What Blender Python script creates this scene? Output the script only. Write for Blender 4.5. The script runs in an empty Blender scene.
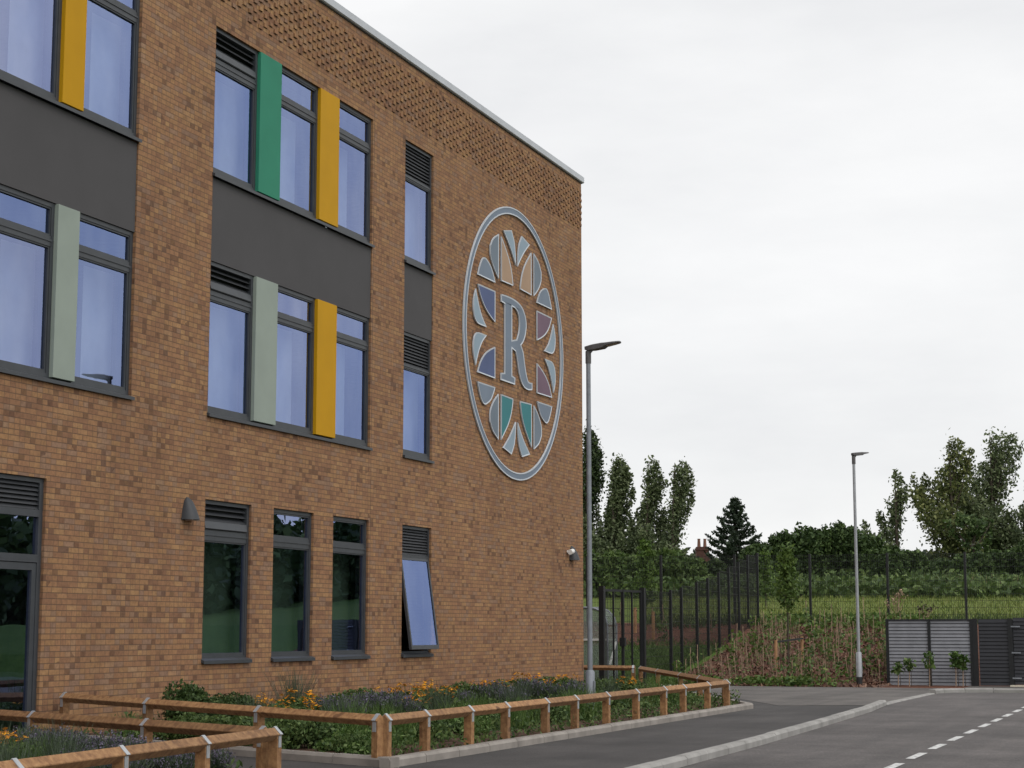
import bpy, bmesh, math, random
import numpy as np
from mathutils import Vector, Matrix
R = math.radians
rnd = random.Random(7)
nr = np.random.RandomState(11)
sc = bpy.context.scene
col = sc.collection

# ------------------------------------------------------------------ frame of the place
# the brick facade is the plane x = 0 running along +y; +x is the road side
PHI = 0.373755
CAM = Vector((14, 0, 1.4))
RT = Vector((math.cos(PHI), math.sin(PHI), 0))
FW = Vector((-math.sin(PHI), math.cos(PHI), 0))
FPX = 1793.7


def spot(px, D):
    """ground point seen at photo column px, D metres in front of the camera"""
    p = CAM + FW * D + RT * ((px - 512) / FPX * D)
    return p.x, p.y


def ypx(px, x):
    """distance along the facade of photo column px on the line x = const"""
    a = (px - 512) / FPX
    return ((14 - x) * (a * math.sin(PHI) + math.cos(PHI))) / (math.sin(PHI) - a * math.cos(PHI))


def depth(x, y):
    return (14 - x) * math.sin(PHI) + y * math.cos(PHI)


def ground_z(x, y):
    """kerbside level ground, then the mulched bank, the field, and the land falling away"""
    if y < 45:
        return 0.0
    b = min(max((y - 46.6) / 10.6, 0), 1)
    z = 1.55 * b ** 1.1 + 0.06 * min((y - 45) / 1.0, 1)
    if x > 5.9 and y < 50.5:
        z = 0.02
    t = depth(x, y)
    z += 0.056 * min(max(t - 60, 0), 42) - 0.045 * min(max(t - 106, 0), 60)
    return z


# ------------------------------------------------------------------ node helpers
def new_mat(name):
    m = bpy.data.materials.new(name)
    m.use_nodes = True
    nt = m.node_tree
    return m, nt, nt.nodes['Principled BSDF']


def nd(nt, typ, **kw):
    n = nt.nodes.new(typ)
    for k, v in kw.items():
        if k.startswith('i_'):
            k = k[2:]
            n.inputs[int(k) if k.isdigit() else k.replace('_', ' ')].default_value = v
        else:
            setattr(n, k, v)
    return n


def mth(nt, op, a, b=None, c=None):
    n = nt.nodes.new('ShaderNodeMath')
    n.operation = op
    for i, v in enumerate((a, b, c)):
        if v is None:
            continue
        if isinstance(v, (int, float)):
            n.inputs[i].default_value = v
        else:
            nt.links.new(v, n.inputs[i])
    return n.outputs[0]


def ramp(nt, fac, stops, interp='LINEAR'):
    n = nt.nodes.new('ShaderNodeValToRGB')
    n.color_ramp.interpolation = interp
    e = n.color_ramp.elements
    while len(e) < len(stops):
        e.new(0.5)
    for el, (p, c) in zip(e, stops):
        el.position = p
        el.color = (*c, 1)
    if fac is not None:
        nt.links.new(fac, n.inputs[0])
    return n.outputs[0]


def mixc(nt, fac, a, b, blend='MIX'):
    n = nt.nodes.new('ShaderNodeMix')
    n.data_type = 'RGBA'
    n.blend_type = blend
    for sock, v in ((n.inputs[0], fac), (n.inputs[6], a), (n.inputs[7], b)):
        if isinstance(v, (int, float)):
            sock.default_value = v
        elif isinstance(v, tuple):
            sock.default_value = (*v, 1)
        else:
            nt.links.new(v, sock)
    return n.outputs[2]


def noise(nt, scale, detail=4, rough=0.55, coord='Object', stretch=None):
    tc = nt.nodes.new('ShaderNodeTexCoord')
    v = tc.outputs[coord]
    if stretch:
        mp = nt.nodes.new('ShaderNodeMapping')
        mp.inputs['Scale'].default_value = stretch
        nt.links.new(v, mp.inputs[0])
        v = mp.outputs[0]
    n = nt.nodes.new('ShaderNodeTexNoise')
    n.inputs['Scale'].default_value = scale
    n.inputs['Detail'].default_value = detail
    n.inputs['Roughness'].default_value = rough
    nt.links.new(v, n.inputs['Vector'])
    return n.outputs[0]


def bump(nt, bs, h, strength=0.3, dist=0.01):
    b = nt.nodes.new('ShaderNodeBump')
    b.inputs['Strength'].default_value = strength
    b.inputs['Distance'].default_value = dist
    nt.links.new(h, b.inputs['Height'])
    nt.links.new(b.outputs[0], bs.inputs['Normal'])


def simple(name, c, rough=0.6, metal=0.0, var=0.18, scale=6.0, spec=0.4, bmp=0.0):
    m, nt, bs = new_mat(name)
    n = noise(nt, scale)
    lo = tuple(x * (1 - var) for x in c)
    hi = tuple(min(x * (1 + var), 1) for x in c)
    nt.links.new(ramp(nt, n, [(0.3, lo), (0.7, hi)]), bs.inputs['Base Color'])
    bs.inputs['Roughness'].default_value = rough
    bs.inputs['Metallic'].default_value = metal
    bs.inputs['Specular IOR Level'].default_value = spec
    if bmp:
        bump(nt, bs, noise(nt, scale * 4), bmp)
    return m


# ------------------------------------------------------------------ materials
def brick_material():
    m, nt, bs = new_mat('multi_stock_brick')
    tc = nt.nodes.new('ShaderNodeTexCoord')
    sp = nt.nodes.new('ShaderNodeSeparateXYZ')
    nt.links.new(tc.outputs['Object'], sp.inputs[0])
    X, Y, Z = sp.outputs
    u = mth(nt, 'ADD', X, Y)
    rowf = mth(nt, 'DIVIDE', Z, 0.075)
    row = mth(nt, 'FLOOR', rowf)
    fz = mth(nt, 'SUBTRACT', rowf, row)
    par = mth(nt, 'MODULO', row, 2.0)
    uo = mth(nt, 'ADD', mth(nt, 'DIVIDE', u, 0.225), mth(nt, 'MULTIPLY', par, 0.5))
    cl = mth(nt, 'FLOOR', uo)
    fu = mth(nt, 'SUBTRACT', uo, cl)
    ws = nt.nodes.new('ShaderNodeTexWhiteNoise'); ws.noise_dimensions = '3D'
    cs = nt.nodes.new('ShaderNodeCombineXYZ'); nt.links.new(cl, cs.inputs[0]); nt.links.new(row, cs.inputs[1]); cs.inputs[2].default_value = 9
    nt.links.new(cs.outputs[0], ws.inputs['Vector'])
    split = mth(nt, 'GREATER_THAN', ws.outputs['Value'], 0.60)
    half = mth(nt, 'MULTIPLY', mth(nt, 'MULTIPLY', mth(nt, 'GREATER_THAN', fu, 0.5), split), 0.5)
    fuh = mth(nt, 'SUBTRACT', fu, half)
    cl = mth(nt, 'ADD', cl, half)
    cb = nt.nodes.new('ShaderNodeCombineXYZ')
    nt.links.new(cl, cb.inputs[0])
    nt.links.new(row, cb.inputs[1])
    wn = nt.nodes.new('ShaderNodeTexWhiteNoise')
    wn.noise_dimensions = '2D'
    nt.links.new(cb.outputs[0], wn.inputs['Vector'])
    val = wn.outputs['Value']
    # slow drift of the mix across the wall, so that packs of bricks differ
    drift = noise(nt, 0.55, 3)
    v2 = mth(nt, 'ADD', mth(nt, 'MULTIPLY', val, 0.8), mth(nt, 'MULTIPLY', mth(nt, 'SUBTRACT', drift, 0.36), 0.6))
    c = ramp(nt, v2, [(0.0, (0.135, 0.070, 0.046)), (0.08, (0.19, 0.098, 0.060)), (0.22, (0.24, 0.127, 0.074)),
                      (0.38, (0.275, 0.148, 0.080)), (0.54, (0.31, 0.178, 0.086)), (0.68, (0.275, 0.146, 0.082)),
                      (0.82, (0.345, 0.205, 0.100)), (0.92, (0.30, 0.18, 0.106)), (1.0, (0.37, 0.235, 0.135))])
    # the odd blue-grey and burnt header
    wn2 = nt.nodes.new('ShaderNodeTexWhiteNoise')
    wn2.noise_dimensions = '3D'
    cb2 = nt.nodes.new('ShaderNodeCombineXYZ')
    nt.links.new(cl, cb2.inputs[0]); nt.links.new(row, cb2.inputs[1]); cb2.inputs[2].default_value = 5
    nt.links.new(cb2.outputs[0], wn2.inputs['Vector'])
    greyf = mth(nt, 'GREATER_THAN', wn2.outputs['Value'], 0.86)
    c = mixc(nt, mth(nt, 'MULTIPLY', greyf, 0.55), c, (0.215, 0.155, 0.125))
    hb = mth(nt, 'FLOOR', mth(nt, 'MULTIPLY', uo, 2.0))
    wn3 = nt.nodes.new('ShaderNodeTexWhiteNoise'); wn3.noise_dimensions = '3D'
    cb3 = nt.nodes.new('ShaderNodeCombineXYZ'); nt.links.new(hb, cb3.inputs[0]); nt.links.new(row, cb3.inputs[1]); cb3.inputs[2].default_value = 14
    nt.links.new(cb3.outputs[0], wn3.inputs['Vector'])
    cl2 = noise(nt, 0.9, 3)
    fleck = mth(nt, 'ADD', wn3.outputs['Value'], mth(nt, 'MULTIPLY', cl2, 0.55))
    c = mixc(nt, 0.5, c, ramp(nt, wn3.outputs['Value'], [(0.0, (0.80, 0.78, 0.80)), (0.5, (1, 1, 1)), (1.0, (1.16, 1.15, 1.1))]), 'MULTIPLY')
    burnt = mth(nt, 'MULTIPLY', mth(nt, 'GREATER_THAN', fleck, 1.215), 0.62)
    burnt_c = (0.088, 0.048, 0.034)
    c = mixc(nt, 0.30, c, (0.255, 0.152, 0.092))
    c = mixc(nt, burnt, c, burnt_c)
    c = mixc(nt, 0.55, c, ramp(nt, noise(nt, 17, 4, 0.7), [(0.3, (0.50, 0.47, 0.46)), (0.5, (0.96, 0.96, 0.96)), (0.72, (1.34, 1.3, 1.22))]), 'MULTIPLY')
    # weathering
    c = mixc(nt, 0.3, c, ramp(nt, noise(nt, 0.35, 5, 0.65, stretch=(1, 1, 0.5)), [(0.3, (0.7, 0.68, 0.68)), (0.7, (1.15, 1.15, 1.12))]), 'MULTIPLY')
    c = mixc(nt, 0.35, c, ramp(nt, noise(nt, 1.0, 4, 0.6, stretch=(1.6, 1.6, 0.16)), [(0.34, (0.74, 0.72, 0.72)), (0.6, (1.06, 1.05, 1.04))]), 'MULTIPLY')
    mort = mth(nt, 'MAXIMUM', mth(nt, 'LESS_THAN', fz, 0.155), mth(nt, 'MULTIPLY', mth(nt, 'LESS_THAN', fuh, 0.05), 0.75))
    c = mixc(nt, mth(nt, 'MULTIPLY', mort, 0.9), c, (0.110, 0.070, 0.047))  # mortar, darkened in colour for the shadow in the recessed joints
    # movement joints
    j = None
    for yy in (28.80, 38.25, 12.6):
        k = mth(nt, 'COMPARE', u, yy, 0.007)
        j = k if j is None else mth(nt, 'MAXIMUM', j, k)
    c = mixc(nt, mth(nt, 'MULTIPLY', j, 0.75), c, (0.06, 0.045, 0.035))
    hs_ = nt.nodes.new('ShaderNodeHueSaturation'); hs_.inputs['Saturation'].default_value = 1.03; hs_.inputs['Value'].default_value = 1.06
    nt.links.new(c, hs_.inputs['Color']); c = hs_.outputs[0]
    nt.links.new(c, bs.inputs['Base Color'])
    bs.inputs['Roughness'].default_value = 0.9
    bs.inputs['Specular IOR Level'].default_value = 0.2
    h = mth(nt, 'ADD', mth(nt, 'SUBTRACT', 1.0, mort), mth(nt, 'MULTIPLY', noise(nt, 40, 3), 0.35))
    bump(nt, bs, h, 0.5, 0.006)
    return m


def foliage(name, dark, mid, light, trans=0.25, spread=0.5):
    m, nt, bs = new_mat(name)
    g = nt.nodes.new('ShaderNodeNewGeometry')
    c = ramp(nt, g.outputs['Random Per Island'], [(0.0, dark), (0.5, mid), (1.0, light)])
    c = mixc(nt, 0.6, c, ramp(nt, noise(nt, spread, 3), [(0.32, (0.55, 0.6, 0.6)), (0.7, (1.35, 1.3, 1.15))]), 'MULTIPLY')
    nt.links.new(c, bs.inputs['Base Color'])
    bs.inputs['Roughness'].default_value = 0.62
    bs.inputs['Specular IOR Level'].default_value = 0.3
    if trans:
        tr = nt.nodes.new('ShaderNodeBsdfTranslucent')
        nt.links.new(c, tr.inputs[0])
        mx = nt.nodes.new('ShaderNodeMixShader')
        mx.inputs[0].default_value = trans
        nt.links.new(bs.outputs[0], mx.inputs[1])
        nt.links.new(tr.outputs[0], mx.inputs[2])
        nt.links.new(mx.outputs[0], nt.nodes['Material Output'].inputs[0])
    return m


def glass_material():
    m, nt, bs = new_mat('blue_coated_glass')
    nt.nodes.remove(bs)
    tr = nt.nodes.new('ShaderNodeBsdfTransparent')
    tr.inputs[0].default_value = (0.60, 0.66, 0.74, 1)
    gl = nt.nodes.new('ShaderNodeBsdfGlossy')
    gl.inputs['Roughness'].default_value = 0.0
    oi = nt.nodes.new('ShaderNodeObjectInfo')
    tint = ramp(nt, oi.outputs['Random'], [(0.0, (0.32, 0.42, 0.76)), (0.5, (0.39, 0.48, 0.80)), (1.0, (0.47, 0.53, 0.82))])
    tint = mixc(nt, 0.8, tint, ramp(nt, noise(nt, 0.9, 3, 0.6, stretch=(1, 1.2, 0.5)), [(0.35, (0.80, 0.84, 0.92)), (0.65, (1.12, 1.1, 1.04))]), 'MULTIPLY')
    nt.links.new(tint, gl.inputs[0])
    # slight waviness of double glazing
    b = nt.nodes.new('ShaderNodeBump')
    b.inputs['Strength'].default_value = 0.05
    b.inputs['Distance'].default_value = 0.02
    nt.links.new(noise(nt, 1.6, 1), b.inputs['Height'])
    nt.links.new(b.outputs[0], gl.inputs['Normal'])
    lw = nt.nodes.new('ShaderNodeLayerWeight')
    lw.inputs[0].default_value = 0.3
    f = mth(nt, 'MULTIPLY_ADD', lw.outputs['Facing'], 0.4, 0.38)
    mx = nt.nodes.new('ShaderNodeMixShader')
    nt.links.new(f, mx.inputs[0])
    nt.links.new(tr.outputs[0], mx.inputs[1])
    nt.links.new(gl.outputs[0], mx.inputs[2])
    nt.links.new(mx.outputs[0], nt.nodes['Material Output'].inputs[0])
    return m


def asphalt(name, c, spots=0.5):
    m, nt, bs = new_mat(name)
    a = ramp(nt, noise(nt, 0.45, 5, 0.6), [(0.3, tuple(x * 0.66 for x in c)), (0.7, tuple(x * 1.32 for x in c))])
    b = mixc(nt, 0.7, a, ramp(nt, noise(nt, 38, 3, 0.75), [(0.32, (0.5, 0.5, 0.5)), (0.55, (1, 1, 1)), (0.72, (1.9, 1.87, 1.8))]), 'MULTIPLY')
    b = mixc(nt, spots, b, ramp(nt, noise(nt, 1.7, 5, 0.7), [(0.35, (0.72, 0.72, 0.72)), (0.6, (1.1, 1.09, 1.06))]), 'MULTIPLY')
    b = mixc(nt, 0.5, b, ramp(nt, noise(nt, 1.0, 4, 0.6, stretch=(2.2, 0.12, 1)), [(0.35, (0.74, 0.74, 0.74)), (0.65, (1.24, 1.22, 1.2))]), 'MULTIPLY')
    nt.links.new(b, bs.inputs['Base Color'])
    bs.inputs['Roughness'].default_value = 0.85
    bs.inputs['Specular IOR Level'].default_value = 0.35
    bump(nt, bs, noise(nt, 90, 2), 0.5, 0.006)
    return m


def timber_material():
    m, nt, bs = new_mat('treated_timber')
    n = noise(nt, 5, 5, 0.65, stretch=(3, 3, 3))
    g = noise(nt, 28, 3, 0.6)
    oi = nt.nodes.new('ShaderNodeObjectInfo')
    c = ramp(nt, n, [(0.25, (0.12, 0.056, 0.024)), (0.42, (0.235, 0.118, 0.048)), (0.6, (0.335, 0.183, 0.078)), (0.8, (0.44, 0.265, 0.125))])
    k = ramp(nt, noise(nt, 7.5, 1, 0.3), [(0.70, (1, 1, 1)), (0.76, (0.42, 0.36, 0.32))])
    c = mixc(nt, 0.9, c, k, 'MULTIPLY')
    c = mixc(nt, 0.45, c, ramp(nt, g, [(0.3, (0.6, 0.55, 0.5)), (0.7, (1.2, 1.2, 1.2))]), 'MULTIPLY')
    c = mixc(nt, 0.6, c, ramp(nt, oi.outputs['Random'], [(0, (0.58, 0.57, 0.57)), (1, (1.15, 1.13, 1.1))]), 'MULTIPLY')
    nt.links.new(c, bs.inputs['Base Color'])
    bs.inputs['Roughness'].default_value = 0.8
    bump(nt, bs, g, 0.3, 0.004)
    return m


def ground_material():
    m, nt, bs = new_mat('bank_mulch_and_field')
    at = nt.nodes.new('ShaderNodeAttribute')
    at.attribute_name = 'cover'
    sp = nt.nodes.new('ShaderNodeSeparateColor')
    nt.links.new(at.outputs['Color'], sp.inputs[0])
    # mulch
    chips = noise(nt, 16, 3, 0.7)
    mul = ramp(nt, chips, [(0.25, (0.034, 0.017, 0.012)), (0.45, (0.105, 0.050, 0.036)), (0.62, (0.175, 0.086, 0.060)), (0.8, (0.28, 0.165, 0.118))])
    mul = mixc(nt, 0.5, mul, ramp(nt, noise(nt, 0.8, 4), [(0.3, (0.65, 0.65, 0.65)), (0.7, (1.2, 1.15, 1.1))]), 'MULTIPLY')
    gr = ramp(nt, noise(nt, 9, 4, 0.7), [(0.25, (0.026, 0.05, 0.010)), (0.5, (0.055, 0.10, 0.02)), (0.8, (0.10, 0.15, 0.035))])
    gr = mixc(nt, 0.5, gr, ramp(nt, noise(nt, 0.25, 4), [(0.3, (0.65, 0.7, 0.7)), (0.7, (1.35, 1.25, 1.0))]), 'MULTIPLY')
    fld = ramp(nt, noise(nt, 4, 4, 0.7, stretch=(0.5, 2.0, 1)), [(0.25, (0.07, 0.105, 0.022)), (0.5, (0.125, 0.16, 0.036)), (0.8, (0.20, 0.20, 0.06))])
    e = noise(nt, 2.6, 4, 0.7)
    w = mth(nt, 'ADD', sp.outputs[0], mth(nt, 'MULTIPLY', mth(nt, 'SUBTRACT', e, 0.5), 1.3))
    c = mixc(nt, ramp(nt, w, [(0.42, (0, 0, 0)), (0.58, (1, 1, 1))]), gr, mul)
    c = mixc(nt, sp.outputs[1], c, fld)
    nt.links.new(c, bs.inputs['Base Color'])
    bs.inputs['Roughness'].default_value = 0.95
    bs.inputs['Specular IOR Level'].default_value = 0.1
    bump(nt, bs, chips, 0.9, 0.04)
    return m


M = dict(
    brick=brick_material(),
    glass=glass_material(),
    frame=simple('anthracite_metal', (0.042, 0.046, 0.052), 0.45, 0.0, 0.12),
    louvre=simple('dark_louvre_metal', (0.03, 0.032, 0.036), 0.5, 0.0, 0.15),
    render=simple('charcoal_render', (0.074, 0.071, 0.073), 0.85, 0, 0.05, 1.2, 0.2, 0.1),
    yellow=simple('yellow_panel', (0.47, 0.245, 0.006), 0.6, 0, 0.05, 1.5, 0.12),
    green=simple('green_panel', (0.032, 0.20, 0.125), 0.6, 0, 0.06, 1.5, 0.12),
    pale=simple('pale_green_panel', (0.26, 0.30, 0.262), 0.6, 0, 0.06, 1.5, 0.12),
    coping=simple('grey_coping_metal', (0.44, 0.455, 0.485), 0.5, 0.0, 0.08, 2),
    shadow=simple('coping_shadow_line', (0.035, 0.033, 0.03), 0.8),
    interior=simple('interior_plaster', (0.22, 0.22, 0.21), 0.9),
    blind=simple('pale_curtain', (0.74, 0.75, 0.74), 0.9, 0, 0.1, 2),
    drape=simple('dull_green_curtain', (0.17, 0.23, 0.13), 0.9, 0, 0.15, 2),
    emb_edge=simple('pale_sign_edge', (0.50, 0.53, 0.57), 0.5, 0.0, 0.05, 2, 0.15),
    e_grey=simple('grey_blue_enamel', (0.165, 0.20, 0.25), 0.55, 0, 0.08, 1.2, 0.1),
    e_slate=simple('slate_enamel', (0.155, 0.188, 0.225), 0.55, 0, 0.08, 1.2, 0.1),
    e_pale=simple('pale_blue_enamel', (0.255, 0.325, 0.385), 0.55, 0, 0.08, 1.2, 0.1),
    e_tan=simple('tan_enamel', (0.36, 0.245, 0.165), 0.55, 0, 0.08, 1.2, 0.1),
    e_teal=simple('teal_enamel', (0.045, 0.18, 0.195), 0.55, 0, 0.08, 1.2, 0.1),
    e_blue=simple('blue_enamel', (0.085, 0.108, 0.205), 0.55, 0, 0.08, 1.2, 0.1),
    e_mauve=simple('mauve_enamel', (0.155, 0.10, 0.135), 0.55, 0, 0.08, 1.2, 0.1),
    galv=simple('galvanised_steel', (0.20, 0.213, 0.235), 0.5, 0.2, 0.14, 8),
    galv_far=simple('weathered_steel', (0.30, 0.31, 0.325), 0.5, 0.2, 0.14, 8),
    strap=simple('zinc_strap', (0.38, 0.395, 0.41), 0.4, 0.3, 0.12, 14),
    lantern=simple('grey_lantern', (0.09, 0.085, 0.085), 0.5),
    lens=simple('lantern_lens', (0.35, 0.27, 0.22), 0.3),
    black=simple('black_powder_coat', (0.010, 0.011, 0.012), 0.5, 0, 0.15),
    slat=simple('grey_composite_slat', (0.21, 0.215, 0.235), 0.6, 0, 0.16, 3),
    slatdk=simple('dark_slat_and_gap_shade', (0.020, 0.021, 0.026), 0.55, 0, 0.15, 3),
    timber=timber_material(),
    kerb=simple('concrete_kerb', (0.275, 0.265, 0.25), 0.9, 0, 0.2, 2.2, 0.2, 0.3),
    kerbdk=simple('edging_concrete', (0.26, 0.235, 0.21), 0.9, 0, 0.24, 2.5, 0.2, 0.2),
    road=asphalt('road_asphalt', (0.094, 0.085, 0.083)),
    pave=asphalt('footway_asphalt', (0.054, 0.050, 0.049)),
    apron=asphalt('apron_asphalt', (0.105, 0.096, 0.090)),
    ground=ground_material(),
    soil=simple('bed_soil', (0.075, 0.045, 0.032), 0.95, 0, 0.5, 9, 0.1, 0.8),
    bark=simple('tree_bark', (0.062, 0.048, 0.036), 0.9, 0, 0.3, 3),
    cane=simple('tan_cane', (0.31, 0.215, 0.145), 0.8, 0, 0.25, 5),
    stake=simple('softwood_stake', (0.34, 0.19, 0.095), 0.85, 0, 0.2, 5),
    white=simple('white_plastic', (0.72, 0.71, 0.68), 0.45, 0, 0.05),
    redbrick=simple('old_red_brick', (0.085, 0.040, 0.030), 0.9, 0, 0.3, 5),
    rooftile=simple('clay_roof_tile', (0.085, 0.043, 0.032), 0.9, 0, 0.3, 5),
    pot=simple('terracotta_pot', (0.20, 0.10, 0.07), 0.8),
    lime=simple('pale_stone', (0.55, 0.50, 0.40), 0.85),
    stemgreen=simple('green_stem', (0.05, 0.085, 0.025), 0.8, 0, 0.3, 6),
    stemgrey=foliage('lavender_leaf', (0.035, 0.055, 0.032), (0.07, 0.095, 0.06), (0.11, 0.14, 0.09), 0.1, 2),
    lav=foliage('lavender_flower', (0.075, 0.065, 0.105), (0.115, 0.10, 0.15), (0.17, 0.15, 0.21), 0.1, 2),
    orange=foliage('orange_petal', (0.72, 0.26, 0.010), (0.85, 0.36, 0.014), (0.90, 0.46, 0.03), 0.25, 2),
    eye=simple('flower_centre', (0.10, 0.045, 0.015), 0.9),
    lf_dark=foliage('dark_leaf', (0.015, 0.029, 0.010), (0.032, 0.054, 0.017), (0.068, 0.10, 0.032), 0.15, 0.5),
    lf_poplar=foliage('poplar_leaf', (0.042, 0.062, 0.026), (0.108, 0.14, 0.062), (0.23, 0.265, 0.145), 0.3, 0.35),
    lf_poplar2=foliage('yellowish_poplar_leaf', (0.042, 0.06, 0.019), (0.11, 0.135, 0.042), (0.24, 0.25, 0.10), 0.3, 0.35),  # poplar leaf of a yellower own colour
    lf_conifer=foliage('conifer_needles', (0.012, 0.022, 0.012), (0.022, 0.038, 0.02), (0.04, 0.062, 0.032), 0.05, 0.6),
    lf_bush=foliage('bush_leaf', (0.024, 0.046, 0.013), (0.05, 0.088, 0.024), (0.10, 0.15, 0.044), 0.2, 0.5),
    lf_light=foliage('light_leaf', (0.04, 0.075, 0.014), (0.085, 0.14, 0.028), (0.15, 0.22, 0.055), 0.3, 0.8),
    lf_feather=foliage('feathery_leaf', (0.034, 0.064, 0.016), (0.072, 0.118, 0.030), (0.13, 0.18, 0.055), 0.2, 0.4),
    lf_bed=foliage('bed_leaf', (0.026, 0.054, 0.014), (0.068, 0.118, 0.031), (0.155, 0.21, 0.072), 0.25, 1.6),
    lf_bed2=foliage('fresh_bed_leaf', (0.035, 0.075, 0.014), (0.075, 0.14, 0.028), (0.15, 0.22, 0.07), 0.25, 2.0),
    lf_grass=foliage('rough_grass', (0.028, 0.052, 0.014), (0.055, 0.088, 0.024), (0.11, 0.13, 0.05), 0.2, 0.12),
    lf_weed=foliage('weed_leaf', (0.05, 0.085, 0.016), (0.10, 0.15, 0.03), (0.18, 0.23, 0.06), 0.25, 0.6),
    lf_far=foliage('far_wood_leaf', (0.022, 0.036, 0.014), (0.038, 0.056, 0.022), (0.06, 0.08, 0.034), 0.1, 0.08),
    paint=simple('road_paint', (0.62, 0.62, 0.60), 0.8, 0, 0.2, 7),
    poly=None, rubber=simple('black_base_paint', (0.02, 0.02, 0.02), 0.7),
)


def poly_mat():
    m, nt, bs = new_mat('clear_shelter_sheet')
    nt.nodes.remove(bs)
    tr = nt.nodes.new('ShaderNodeBsdfTransparent'); tr.inputs[0].default_value = (0.72, 0.78, 0.72, 1)
    df = nt.nodes.new('ShaderNodeBsdfDiffuse'); df.inputs[0].default_value = (0.42, 0.46, 0.44, 1)
    mx = nt.nodes.new('ShaderNodeMixShader'); mx.inputs[0].default_value = 0.33
    nt.links.new(tr.outputs[0], mx.inputs[1]); nt.links.new(df.outputs[0], mx.inputs[2])
    nt.links.new(mx.outputs[0], nt.nodes['Material Output'].inputs[0])
    return m


M['poly'] = poly_mat()


def worn_paint():
    m, nt, bs = new_mat('worn_road_paint')
    f = ramp(nt, noise(nt, 22, 4, 0.7), [(0.36, (0, 0, 0)), (0.5, (1, 1, 1))])
    c = mixc(nt, f, (0.16, 0.155, 0.15), (0.56, 0.56, 0.545))
    nt.links.new(c, bs.inputs['Base Color']); bs.inputs['Roughness'].default_value = .85
    return m


M['paint'] = worn_paint()


# ------------------------------------------------------------------ object helpers
def link(name, me, parent=None):
    o = bpy.data.objects.new(name, me)
    col.objects.link(o)
    if parent:
        o.parent = parent
    return o


def tag(o, label=None, cat=None, group=None, kind=None):
    if label: o['label'] = label
    if cat: o['category'] = cat
    if group: o['group'] = group
    if kind: o['kind'] = kind
    return o


def thing(name, label, cat, loc=(0, 0, 0), rz=0, group=None):
    o = link(name, None)
    o.location = loc
    o.rotation_euler = (0, 0, rz)
    o.empty_display_size = 0.2
    return tag(o, label, cat, group)


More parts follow.
